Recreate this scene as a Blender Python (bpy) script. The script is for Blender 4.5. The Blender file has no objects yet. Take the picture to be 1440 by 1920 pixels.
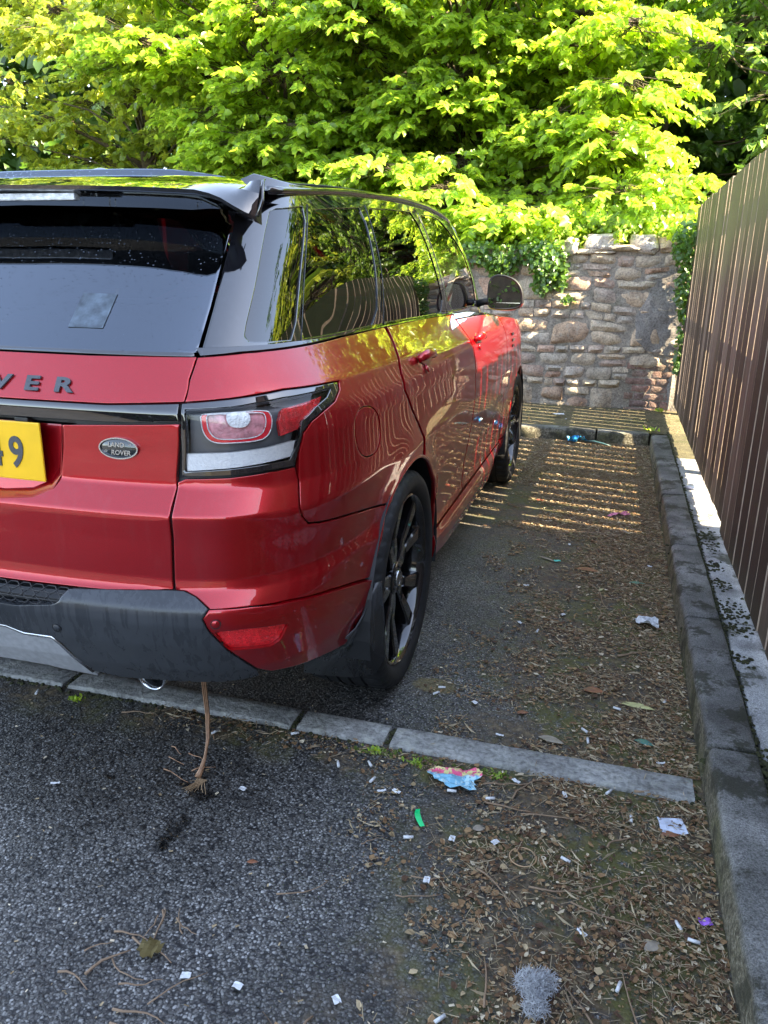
import bpy, bmesh, math, random
import numpy as np
from mathutils import Vector, Matrix
from mathutils.geometry import delaunay_2d_cdt
random.seed(7); rng = np.random.default_rng(7)
S = bpy.context.scene
R = math.radians
COL = S.collection

# ------------------------------------------------------------------ camera
cam_d = bpy.data.cameras.new('camera'); cam = bpy.data.objects.new('camera', cam_d); COL.objects.link(cam)
cam_d.sensor_fit = 'VERTICAL'; cam_d.sensor_height = 24.0; cam_d.lens = 1451.49 / 1920 * 24.0
cam_d.clip_start = .05; cam_d.clip_end = 2000
yaw, pit, rol = -0.2813, 0.3029, 0.0164
fw = Vector((math.sin(yaw) * math.cos(pit), math.cos(yaw) * math.cos(pit), -math.sin(pit)))
rt = Vector((math.cos(yaw), -math.sin(yaw), 0)); up = rt.cross(fw)
rt, up = rt * math.cos(rol) + up * math.sin(rol), up * math.cos(rol) - rt * math.sin(rol)
cam.matrix_world = Matrix(((rt.x, up.x, -fw.x, 1.5711), (rt.y, up.y, -fw.y, -1.4538), (rt.z, up.z, -fw.z, 1.4226), (0, 0, 0, 1)))
S.camera = cam

# ------------------------------------------------------------------ sky, sun, exposure
SUN_EL = R(40)
world = bpy.data.worlds.new('World'); S.world = world; world.use_nodes = True
wn = world.node_tree; bg = wn.nodes['Background']
sky = wn.nodes.new('ShaderNodeTexSky'); sky.sky_type = 'NISHITA'; sky.sun_disc = False
sky.sun_elevation = SUN_EL; sky.sun_rotation = R(102); sky.altitude = 50; sky.air_density = 1.0; sky.dust_density = .5; sky.ozone_density = 1.6
hs = wn.nodes.new('ShaderNodeHueSaturation'); hs.inputs['Saturation'].default_value = .70   # thin high cloud whitens the blue
wn.links.new(sky.outputs[0], hs.inputs['Color']); wn.links.new(hs.outputs[0], bg.inputs[0]); bg.inputs[1].default_value = .115
sd = bpy.data.lights.new('sun', 'SUN'); sd.energy = 5.0; sd.angle = R(.5); sd.color = (1, .84, .58)
sun = bpy.data.objects.new('sun', sd); COL.objects.link(sun)
ld = Vector((-math.cos(SUN_EL) * .978, math.cos(SUN_EL) * .208, -math.sin(SUN_EL)))
sun.rotation_euler = ld.to_track_quat('-Z', 'Y').to_euler(); sun.location = (20, -4, 18)
S.view_settings.view_transform = 'Standard'; S.view_settings.look = 'None'
S.view_settings.exposure = 3.05; S.view_settings.gamma = 1
S.render.film_transparent = False
S.cycles.max_bounces = 7; S.cycles.transparent_max_bounces = 12; S.cycles.caustics_reflective = False; S.cycles.caustics_refractive = False

# ------------------------------------------------------------------ helpers
def tag(o, label=None, cat=None, group=None, kind=None):
    if label: o['label'] = label
    if cat: o['category'] = cat
    if group: o['group'] = group
    if kind: o['kind'] = kind
    return o
def empty(name, loc=(0, 0, 0), rz=0, **k):
    o = bpy.data.objects.new(name, None); o.location = loc; o.rotation_euler = (0, 0, rz); COL.objects.link(o); o.empty_display_size = .1
    return tag(o, **k)
def link(name, me, parent=None, mat=None, loc=None, **k):
    if mat is not None and not me.materials: me.materials.append(mat)
    o = bpy.data.objects.new(name, me); COL.objects.link(o)
    if loc is not None: o.location = loc
    if parent is not None:
        o.parent = parent
        if loc is None: o.matrix_parent_inverse = PINV(parent)
    return tag(o, **k)
def WM(p):
    m = Matrix.LocRotScale(p.location, p.rotation_euler, p.scale)
    return WM(p.parent) @ p.matrix_parent_inverse @ m if p.parent is not None else m
def PINV(p): return WM(p).inverted()
def mesh(verts, faces, smooth=False, name='mesh'):
    me = bpy.data.meshes.new(name); me.from_pydata([tuple(map(float, v)) for v in verts], [], [tuple(map(int, f)) for f in faces]); me.update()
    if smooth: me.shade_smooth()
    return me
def npmesh(V, F, smooth=False):
    """V (n,3), F (m,k) arrays -> mesh, fast"""
    me = bpy.data.meshes.new('mesh'); n, m, k = len(V), len(F), F.shape[1]
    me.vertices.add(n); me.vertices.foreach_set('co', np.ascontiguousarray(V, dtype=np.float32).ravel())
    me.loops.add(m * k); me.loops.foreach_set('vertex_index', np.ascontiguousarray(F, dtype=np.int32).ravel())
    me.polygons.add(m); me.polygons.foreach_set('loop_start', np.arange(0, m * k, k, dtype=np.int32))
    me.polygons.foreach_set('loop_total', np.full(m, k, dtype=np.int32))
    if smooth: me.polygons.foreach_set('use_smooth', np.ones(m, dtype=bool))
    me.update(calc_edges=True); return me
def box(x0, x1, y0, y1, z0, z1, bev=0.0):
    bm = bmesh.new(); bmesh.ops.create_cube(bm, size=1)
    for v in bm.verts: v.co = Vector(((x0 + x1) / 2 + v.co.x * (x1 - x0), (y0 + y1) / 2 + v.co.y * (y1 - y0), (z0 + z1) / 2 + v.co.z * (z1 - z0)))
    if bev: bmesh.ops.bevel(bm, geom=bm.edges[:], offset=bev, segments=2, affect='EDGES', profile=.6)
    me = bpy.data.meshes.new('mesh'); bm.to_mesh(me); bm.free(); return me
def tube(pts, rad, seg=8, caps=True, flat=1.0):
    pts = [Vector(p) for p in pts]; rad = rad if hasattr(rad, '__len__') else [rad] * len(pts); V = []; F = []
    for i, p in enumerate(pts):
        d = (pts[min(i + 1, len(pts) - 1)] - pts[max(i - 1, 0)]).normalized()
        a = d.cross(Vector((0, 0, 1)) if abs(d.z) < .9 else Vector((1, 0, 0))).normalized(); b = a.cross(d)
        for j in range(seg):
            t = 2 * math.pi * j / seg; V.append(p + a * math.cos(t) * rad[i] + b * math.sin(t) * rad[i] * flat)
    for i in range(len(pts) - 1):
        for j in range(seg):
            F.append((i * seg + j, i * seg + (j + 1) % seg, (i + 1) * seg + (j + 1) % seg, (i + 1) * seg + j))
    if caps: F.append(tuple(range(seg))[::-1]); F.append(tuple((len(pts) - 1) * seg + j for j in range(seg)))
    return mesh(V, F, True)
def lathe(prof_, seg=64, axis='x', closed=False, wob=None):
    """profile list of (axial, radius) revolved round x"""
    V = []; F = []; n = len(prof_)
    for j in range(seg):
        t = 2 * math.pi * j / seg
        for i, (a, r) in enumerate(prof_):
            if wob: a, r = wob(i, j, a, r)
            V.append((a, r * math.cos(t), r * math.sin(t)))
    for j in range(seg):
        for i in range(n - (0 if closed else 1)):
            i2 = (i + 1) % n; j2 = (j + 1) % seg
            F.append((j * n + i, j * n + i2, j2 * n + i2, j2 * n + i))
    return mesh(V, F, True)
def join(meshes, mats=None):
    bm = bmesh.new(); off = 0
    for k, me in enumerate(meshes):
        n0 = len(bm.faces); bm.from_mesh(me); bm.faces.ensure_lookup_table()
        if mats:
            for f in bm.faces[n0:]: f.material_index = mats[k]
    out = bpy.data.meshes.new('mesh'); bm.to_mesh(out); bm.free(); return out

# ------------------------------------------------------------------ materials
def newmat(name):
    m = bpy.data.materials.new(name); m.use_nodes = True; nt = m.node_tree
    return m, nt, nt.nodes['Principled BSDF']
def N(nt, t, **k):
    n = nt.nodes.new(t)
    for a, b in k.items():
        if a.startswith('i_'):
            key = a[2:]; key = int(key) if key.isdigit() else key.replace('_', ' ')
            n.inputs[key].default_value = b
        else: setattr(n, a, b)
    return n
def pmat(name, color, rough=.6, metal=0, noise=.15, scale=20, bump=0, bscale=80, coat=0, spec=.5, emit=None):
    m, nt, p = newmat(name)
    p.inputs['Roughness'].default_value = rough; p.inputs['Metallic'].default_value = metal
    p.inputs['Coat Weight'].default_value = coat; p.inputs['Coat Roughness'].default_value = .03; p.inputs['Specular IOR Level'].default_value = spec
    tc = N(nt, 'ShaderNodeTexCoord')
    nz = N(nt, 'ShaderNodeTexNoise', i_Scale=scale, i_Detail=6.0); nt.links.new(tc.outputs['Object'], nz.inputs['Vector'])
    mx = N(nt, 'ShaderNodeMix', data_type='RGBA'); 
    c = np.array(color[:3]); mx.inputs[6].default_value = (*np.clip(c * (1 - noise), 0, 1), 1); mx.inputs[7].default_value = (*np.clip(c * (1 + noise), 0, 1), 1)
    rp = N(nt, 'ShaderNodeMapRange', i_1=.3, i_2=.7); nt.links.new(nz.outputs[0], rp.inputs[0]); nt.links.new(rp.outputs[0], mx.inputs[0])
    nt.links.new(mx.outputs[2], p.inputs['Base Color'])
    if bump:
        n2 = N(nt, 'ShaderNodeTexNoise', i_Scale=bscale, i_Detail=5.0); nt.links.new(tc.outputs['Object'], n2.inputs['Vector'])
        b = N(nt, 'ShaderNodeBump', i_Strength=bump, i_Distance=.01); nt.links.new(n2.outputs[0], b.inputs['Height']); nt.links.new(b.outputs[0], p.inputs['Normal'])
    return m
def ramp(nt, inp, stops):
    r = N(nt, 'ShaderNodeValToRGB'); e = r.color_ramp.elements
    while len(e) < len(stops): e.new(.5)
    for k, (pos, c) in enumerate(stops): e[k].position = pos; e[k].color = (*c, 1) if len(c) == 3 else c
    nt.links.new(inp, r.inputs[0]); return r
def mixc(nt, fac, a, b, typ='MIX'):
    m = N(nt, 'ShaderNodeMix', data_type='RGBA', blend_type=typ)
    for s, v in ((0, fac), (6, a), (7, b)):
        if hasattr(v, 'is_linked') or hasattr(v, 'links'): nt.links.new(v, m.inputs[s])
        else: m.inputs[s].default_value = v if s == 0 else (*v[:3], 1)
    return m.outputs[2]
def mth(nt, op, a, b=None, c=None, clamp=False):
    m = N(nt, 'ShaderNodeMath', operation=op, use_clamp=clamp)
    for i, v in enumerate((a, b, c)):
        if v is None: continue
        if hasattr(v, 'links'): nt.links.new(v, m.inputs[i])
        else: m.inputs[i].default_value = v
    return m.outputs[0]
def noise(nt, vec, scale, detail=4, rough=.55, dist=0):
    n = N(nt, 'ShaderNodeTexNoise', i_Scale=scale, i_Detail=float(detail), i_Roughness=rough, i_Distortion=float(dist)); nt.links.new(vec, n.inputs['Vector']); return n.outputs[0]
def mrange(nt, v, a, b, c=0., d=1., smooth=True):
    m = N(nt, 'ShaderNodeMapRange', i_1=a, i_2=b, i_3=c, i_4=d); m.interpolation_type = 'SMOOTHSTEP' if smooth else 'LINEAR'
    nt.links.new(v, m.inputs[0]); return m.outputs[0]
def posn(nt): return N(nt, 'ShaderNodeNewGeometry').outputs['Position']
def bump(nt, h, strength, dist, prev=None):
    b = N(nt, 'ShaderNodeBump', i_Strength=strength, i_Distance=dist); nt.links.new(h, b.inputs['Height'])
    if prev is not None: nt.links.new(prev, b.inputs['Normal'])
    return b.outputs[0]
def sepxyz(nt, v):
    s = N(nt, 'ShaderNodeSeparateXYZ'); nt.links.new(v, s.inputs[0]); return s.outputs

def asphalt_layers(nt, P):
    """returns colour, height, roughness of the chip-sealed asphalt"""
    v = N(nt, 'ShaderNodeTexVoronoi', i_Scale=132.0, feature='F1'); v.inputs['Randomness'].default_value = 1
    wz = N(nt, 'ShaderNodeTexNoise', i_Scale=60.0, i_Detail=2.0); nt.links.new(P, wz.inputs['Vector'])
    wv = N(nt, 'ShaderNodeMix', data_type='VECTOR', i_0=.012); nt.links.new(P, wv.inputs[4]); nt.links.new(wz.outputs[1], wv.inputs[5]); nt.links.new(wv.outputs[1], v.inputs['Vector'])
    cs_ = sepxyz(nt, v.outputs['Color'])
    v2 = N(nt, 'ShaderNodeTexVoronoi', i_Scale=230.0); nt.links.new(P, v2.inputs['Vector']); c2 = sepxyz(nt, v2.outputs['Color'])
    stone = ramp(nt, cs_[0], [(0, (.046, .044, .041)), (.4, (.105, .102, .096)), (.75, (.17, .166, .158)), (1, (.28, .275, .265))]).outputs[0]
    fine = ramp(nt, c2[1], [(0, (.026, .024, .022)), (.7, (.068, .065, .061)), (1, (.16, .155, .148))]).outputs[0]
    big = mth(nt, 'GREATER_THAN', cs_[1], .30)
    col = mixc(nt, big, fine, stone)
    gap = mrange(nt, v.outputs['Distance'], .30, .62)
    g = mth(nt, 'MULTIPLY', gap, big)
    col = mixc(nt, g, col, (.010, .010, .011))
    h = mth(nt, 'MULTIPLY', mth(nt, 'SUBTRACT', 1.0, v.outputs['Distance']), mth(nt, 'ADD', cs_[2], .35))
    return col, h, cs_[0]

def mat_ground():
    m, nt, p = newmat('asphalt'); P = posn(nt); X, Y, Z = sepxyz(nt, P)
    col, h, rnd = asphalt_layers(nt, P)
    n1 = noise(nt, P, 1.6, 5); n2 = noise(nt, P, 7, 6); n3 = noise(nt, P, 34, 5)
    # broad tone variation of a worn road
    col = mixc(nt, 1.0, col, ramp(nt, mth(nt, 'ADD', mth(nt, 'MULTIPLY', n1, .7), mth(nt, 'MULTIPLY', n2, .3)), [(.34, (.58, .57, .56)), (.5, (.95, .95, .95)), (.64, (1.45, 1.45, 1.45))]).outputs[0], 'MULTIPLY')
    # dirt and moss spread from the kerb side and along the edging row
    a = mrange(nt, mth(nt, 'ADD', X, mth(nt, 'MULTIPLY', mth(nt, 'SUBTRACT', n2, .5), 1.1)), 1.02, 1.62)
    dy = mth(nt, 'ABSOLUTE', mth(nt, 'SUBTRACT', Y, .50))
    b = mth(nt, 'MULTIPLY', mth(nt, 'SUBTRACT', 1.0, mrange(nt, dy, .03, .16)), mrange(nt, n2, .38, .62))
    far = mth(nt, 'MULTIPLY', mrange(nt, Y, 1.6, 3.6), mrange(nt, mth(nt, 'ADD', X, n2), .9, 1.6))
    mask = mth(nt, 'MAXIMUM', mth(nt, 'MAXIMUM', a, b), far)
    mask = mth(nt, 'MULTIPLY', mask, mrange(nt, n3, .25, .55), clamp=True)
    dirt = ramp(nt, n3, [(.30, (.022, .016, .009)), (.5, (.075, .053, .029)), (.62, (.13, .095, .052)), (.75, (.24, .185, .115))]).outputs[0]
    moss = mixc(nt, n3, (.028, .030, .006), (.12, .11, .028))
    dirt = mixc(nt, mrange(nt, noise(nt, P, 3.1, 5, .65), .44, .56), dirt, moss)
    col = mixc(nt, mask, col, dirt)
    # dark oil spots
    rough = mth(nt, 'ADD', mrange(nt, rnd, 0, 1, .42, .72), mth(nt, 'MULTIPLY', mask, .3))
    for (sx, sy, rx, ry) in ((.575, .185, .05, .03), (.58, .02, .035, .085), (.50, .205, .035, .02), (.585, -.02, .02, .03), (.28, .17, .03, .015)):
        dx = mth(nt, 'DIVIDE', mth(nt, 'SUBTRACT', X, sx), rx); dyy = mth(nt, 'DIVIDE', mth(nt, 'SUBTRACT', Y, sy), ry)
        d = mth(nt, 'ADD', mth(nt, 'ADD', mth(nt, 'MULTIPLY', dx, dx), mth(nt, 'MULTIPLY', dyy, dyy)), mth(nt, 'MULTIPLY', mth(nt, 'SUBTRACT', n3, .5), 3.0))
        k = mth(nt, 'SUBTRACT', 1.0, mrange(nt, d, .3, .9)); col = mixc(nt, mth(nt, 'MULTIPLY', k, .85), col, (.006, .006, .006))
        rough = mth(nt, 'SUBTRACT', rough, mth(nt, 'MULTIPLY', k, .2))
    # dry tan moss disc by the wheel
    dx = mth(nt, 'DIVIDE', mth(nt, 'SUBTRACT', X, 1.07), .085); dyy = mth(nt, 'DIVIDE', mth(nt, 'SUBTRACT', Y, .975), .055)
    d = mth(nt, 'ADD', mth(nt, 'ADD', mth(nt, 'MULTIPLY', dx, dx), mth(nt, 'MULTIPLY', dyy, dyy)), mth(nt, 'MULTIPLY', mth(nt, 'SUBTRACT', n3, .5), 1.2))
    col = mixc(nt, mth(nt, 'MULTIPLY', mth(nt, 'SUBTRACT', 1.0, mrange(nt, d, .6, 1.1)), .75), col, mixc(nt, n3, (.05, .04, .012), (.20, .15, .06)))
    nt.links.new(col, p.inputs['Base Color']); nt.links.new(rough, p.inputs['Roughness']); p.inputs['Specular IOR Level'].default_value = .55
    hh = mth(nt, 'ADD', mth(nt, 'MULTIPLY', h, mth(nt, 'SUBTRACT', 1.0, mth(nt, 'MULTIPLY', mask, .7))), mth(nt, 'MULTIPLY', n3, .8))
    nt.links.new(bump(nt, hh, .55, .005), p.inputs['Normal'])
    return m
def mat_stone(name, cols, mossy=.0, scale=9, rough=.85, lichen=0.0, warm=None):
    m, nt, p = newmat(name); P = posn(nt)
    rnd = N(nt, 'ShaderNodeObjectInfo').outputs['Random']
    n1 = noise(nt, P, scale, 6, .6); n2 = noise(nt, P, 60, 6, .65); n3 = noise(nt, P, 3.0, 4)
    base = ramp(nt, rnd, [(i / (len(cols) - 1), c) for i, c in enumerate(cols)]).outputs[0]
    col = mixc(nt, 1.0, base, ramp(nt, n1, [(.3, (.60, .58, .58)), (.55, (1.0, 1.0, 1.0)), (.75, (1.35, 1.3, 1.25))]).outputs[0], 'MULTIPLY')
    col = mixc(nt, 1.0, col, ramp(nt, n2, [(.35, (.55, .55, .55)), (.5, (1, 1, 1)), (.68, (1.35, 1.35, 1.35))]).outputs[0], 'MULTIPLY')
    if lichen: col = mixc(nt, mth(nt, 'MULTIPLY', mrange(nt, noise(nt, P, 22, 5), .55, .68), lichen), col, (.36, .36, .32))
    if mossy: col = mixc(nt, mth(nt, 'MULTIPLY', mrange(nt, n3, .5, .68), mossy), col, mixc(nt, n2, (.012, .014, .004), (.06, .07, .015)))
    nt.links.new(col, p.inputs['Base Color']); p.inputs['Roughness'].default_value = rough
    nt.links.new(bump(nt, mth(nt, 'ADD', n2, mth(nt, 'MULTIPLY', n1, 1.5)), .7, .012), p.inputs['Normal'])
    return m
def mat_concrete(name, c=(.17, .165, .155), mossy=.6):
    m, nt, p = newmat(name); P = posn(nt)
    n1 = noise(nt, P, 6, 6, .6); n2 = noise(nt, P, 90, 5, .6); n3 = noise(nt, P, 260, 3, .6)
    c = np.array(c)
    col = ramp(nt, n1, [(.3, c * .45), (.5, c), (.7, c * 1.5)]).outputs[0]
    col = mixc(nt, 1.0, col, ramp(nt, n3, [(.35, (.55, .55, .56)), (.5, (1, 1, 1)), (.68, (1.5, 1.5, 1.5))]).outputs[0], 'MULTIPLY')
    col = mixc(nt, mth(nt, 'MULTIPLY', mrange(nt, mth(nt, 'ADD', noise(nt, P, 4.5, 6, .65), mth(nt, 'MULTIPLY', n2, .25)), .66, .76), mossy), col, mixc(nt, n2, (.010, .012, .004), (.045, .05, .014)))
    nt.links.new(col, p.inputs['Base Color']); p.inputs['Roughness'].default_value = .85
    nt.links.new(bump(nt, mth(nt, 'ADD', mth(nt, 'ADD', n2, n3), n1), .6, .008), p.inputs['Normal'])
    return m
def mat_kerb():
    m, nt, p = newmat('kerb_concrete'); P = posn(nt); X, Y, Z = sepxyz(nt, P)
    rnd = N(nt, 'ShaderNodeObjectInfo').outputs['Random']
    n1 = noise(nt, P, 5, 6, .6); n2 = noise(nt, P, 70, 5, .6); n3 = noise(nt, P, 240, 3, .6)
    top = ramp(nt, n1, [(.32, (.075, .073, .068)), (.5, (.15, .148, .142)), (.68, (.28, .276, .265))]).outputs[0]
    # the worn upright face shows warm aggregate with yellow-green algae low down
    side = ramp(nt, n2, [(.35, (.045, .038, .022)), (.5, (.13, .115, .075)), (.66, (.27, .25, .19))]).outputs[0]
    side = mixc(nt, mrange(nt, n1, .45, .65, 0., .6), side, (.10, .10, .035))
    col = mixc(nt, mrange(nt, mth(nt, 'ADD', Z, mth(nt, 'MULTIPLY', n2, .02)), .095, .128), side, top)
    col = mixc(nt, 1.0, col, ramp(nt, n3, [(.35, (.5, .5, .5)), (.5, (1, 1, 1)), (.68, (1.6, 1.6, 1.6))]).outputs[0], 'MULTIPLY')
    col = mixc(nt, mrange(nt, mth(nt, 'ADD', noise(nt, P, 7, 6, .65), mth(nt, 'MULTIPLY', n2, .25)), .63, .73, 0., .85), col, (.022, .022, .010))
    nt.links.new(col, p.inputs['Base Color']); p.inputs['Roughness'].default_value = .8
    nt.links.new(bump(nt, mth(nt, 'ADD', mth(nt, 'ADD', n2, n3), mth(nt, 'MULTIPLY', n1, 2.)), .75, .01), p.inputs['Normal'])
    return m
def mat_fence():
    m, nt, p = newmat('stained_boards'); P = posn(nt); X, Y, Z = sepxyz(nt, P)
    rnd = N(nt, 'ShaderNodeObjectInfo').outputs['Random']
    mp = N(nt, 'ShaderNodeMapping'); mp.inputs['Scale'].default_value = (26, 26, 1.1); nt.links.new(P, mp.inputs['Vector'])
    g = noise(nt, mp.outputs[0], 2.2, 6, .65); n1 = noise(nt, P, 2.2, 4)
    col = ramp(nt, mth(nt, 'ADD', mth(nt, 'MULTIPLY', g, .8), mth(nt, 'MULTIPLY', rnd, .5)), [(.40, (.040, .024, .017)), (.65, (.095, .060, .044)), (.8, (.18, .125, .095))]).outputs[0]
    fade = mrange(nt, mth(nt, 'ADD', Z, mth(nt, 'ADD', mth(nt, 'MULTIPLY', n1, .35), mth(nt, 'MULTIPLY', rnd, .12))), 1.45, 2.05)
    col = mixc(nt, mth(nt, 'MULTIPLY', fade, .85), col, mixc(nt, g, (.085, .095, .030), (.19, .185, .075)))
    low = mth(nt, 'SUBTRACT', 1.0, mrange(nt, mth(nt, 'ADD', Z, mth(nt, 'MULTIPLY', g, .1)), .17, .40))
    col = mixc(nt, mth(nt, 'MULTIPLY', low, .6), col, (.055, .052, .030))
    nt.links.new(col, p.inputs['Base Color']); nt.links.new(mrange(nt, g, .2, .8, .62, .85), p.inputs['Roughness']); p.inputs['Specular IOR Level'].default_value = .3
    nt.links.new(bump(nt, g, .8, .006), p.inputs['Normal'])
    return m
def mat_leaf(name, refl, trans, spec=.35, var=.35):
    m, nt, p = newmat(name); P = posn(nt)
    g = N(nt, 'ShaderNodeNewGeometry'); rnd = g.outputs['Random Per Island']
    a = np.array(refl); b = np.array(trans)
    cr = ramp(nt, rnd, [(0, a * (1 - var)), (.6, a), (1, a * np.array([1.5, 1.25, 1.0]))]).outputs[0]
    ct = ramp(nt, rnd, [(0, b * (1 - var)), (.6, b), (1, b * np.array([1.35, 1.15, 1.0]))]).outputs[0]
    nt.links.new(cr, p.inputs['Base Color']); p.inputs['Roughness'].default_value = .42; p.inputs['Specular IOR Level'].default_value = spec
    tr = N(nt, 'ShaderNodeBsdfTranslucent'); nt.links.new(ct, tr.inputs['Color'])
    ad = N(nt, 'ShaderNodeAddShader'); nt.links.new(p.outputs[0], ad.inputs[0]); nt.links.new(tr.outputs[0], ad.inputs[1])
    nt.links.new(ad.outputs[0], nt.nodes['Material Output'].inputs['Surface'])
    return m
def mat_paint():
    m, nt, p = newmat('red_metallic_paint'); tc = N(nt, 'ShaderNodeTexCoord'); P = tc.outputs['Object']
    fl = N(nt, 'ShaderNodeTexVoronoi', i_Scale=1400.0); nt.links.new(P, fl.inputs['Vector'])
    col = mixc(nt, sepxyz(nt, fl.outputs['Color'])[0], (.29, .0004, .004), (.42, .0008, .0075))
    # dried run marks: a thin dusty film in vertical streaks
    mp = N(nt, 'ShaderNodeMapping'); mp.inputs['Scale'].default_value = (22, 22, 2.2); nt.links.new(P, mp.inputs['Vector'])
    st = noise(nt, mp.outputs[0], 1.6, 4, .6, .4); dust = mrange(nt, mth(nt, 'ADD', mth(nt, 'MULTIPLY', st, .7), mth(nt, 'MULTIPLY', noise(nt, P, 3, 3), .35)), .55, .68)
    col = mixc(nt, mth(nt, 'MULTIPLY', dust, .025), col, (.40, .26, .24))
    nt.links.new(col, p.inputs['Base Color']); p.inputs['Metallic'].default_value = .6; p.inputs['Roughness'].default_value = .30
    p.inputs['Coat Weight'].default_value = 1; p.inputs['Coat IOR'].default_value = 1.5
    nt.links.new(mth(nt, 'ADD', mth(nt, 'MULTIPLY', dust, .06), .004), p.inputs['Coat Roughness'])
    pass
    return m
def mat_gloss_black():
    m, nt, p = newmat('gloss_black'); tc = N(nt, 'ShaderNodeTexCoord'); P = tc.outputs['Object']
    sp = mrange(nt, noise(nt, P, 48, 3, .6), .60, .66); 
    nt.links.new(mixc(nt, mth(nt, 'MULTIPLY', sp, .2), (.006, .006, .008), (.05, .055, .07)), p.inputs['Base Color'])
    nt.links.new(mth(nt, 'ADD', mth(nt, 'MULTIPLY', sp, .12), .03), p.inputs['Roughness']); p.inputs['Coat Weight'].default_value = 1; p.inputs['Coat IOR'].default_value = 1.7
    return m
def mat_glass(name, tint, ior=1.6, drops=0.0, gc=(.95, .97, 1)):
    m, nt, p = newmat(name); nt.nodes.remove(p); tc = N(nt, 'ShaderNodeTexCoord'); P = tc.outputs['Object']
    tr = N(nt, 'ShaderNodeBsdfTransparent'); tr.inputs[0].default_value = (*tint, 1)
    gl = N(nt, 'ShaderNodeBsdfGlossy'); gl.inputs['Roughness'].default_value = .0; gl.inputs[0].default_value = (*gc, 1)
    fr = N(nt, 'ShaderNodeFresnel'); fr.inputs[0].default_value = ior
    b = bump(nt, noise(nt, P, 3.0, 1), .055, .03)
    if drops:
        v = N(nt, 'ShaderNodeTexVoronoi', i_Scale=120.0); nt.links.new(P, v.inputs['Vector'])
        k = mth(nt, 'GREATER_THAN', mth(nt, 'ADD', sepxyz(nt, v.outputs['Color'])[0], mth(nt, 'MULTIPLY', noise(nt, P, 5, 3), .9)), 1.20)
        dd = mth(nt, 'MULTIPLY', mth(nt, 'SUBTRACT', 1.0, mrange(nt, v.outputs['Distance'], .12, .30)), k)
        b = bump(nt, dd, drops, .006, b)
    nt.links.new(b, gl.inputs['Normal']); nt.links.new(b, fr.inputs['Normal'])
    mx = N(nt, 'ShaderNodeMixShader'); nt.links.new(fr.outputs[0], mx.inputs[0]); nt.links.new(tr.outputs[0], mx.inputs[1]); nt.links.new(gl.outputs[0], mx.inputs[2])
    nt.links.new(mx.outputs[0], nt.nodes['Material Output'].inputs['Surface'])
    return m
def mat_plastic():
    m, nt, p = newmat('dark_grey_plastic'); P = N(nt, 'ShaderNodeTexCoord').outputs['Object']
    mp = N(nt, 'ShaderNodeMapping'); mp.inputs['Scale'].default_value = (34, 34, 2.0); nt.links.new(P, mp.inputs['Vector'])
    st = mrange(nt, mth(nt, 'ADD', mth(nt, 'MULTIPLY', noise(nt, mp.outputs[0], 1.5, 4, .6, .8), .6), mth(nt, 'MULTIPLY', noise(nt, P, 3.5, 3), .5)), .44, .68)
    nt.links.new(mixc(nt, st, (.040, .044, .050), (.024, .027, .031)), p.inputs['Base Color']); nt.links.new(mrange(nt, st, 0, 1, .34, .20), p.inputs['Roughness'])
    nt.links.new(bump(nt, noise(nt, P, 450, 2), .08, .004), p.inputs['Normal']); return m
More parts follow.
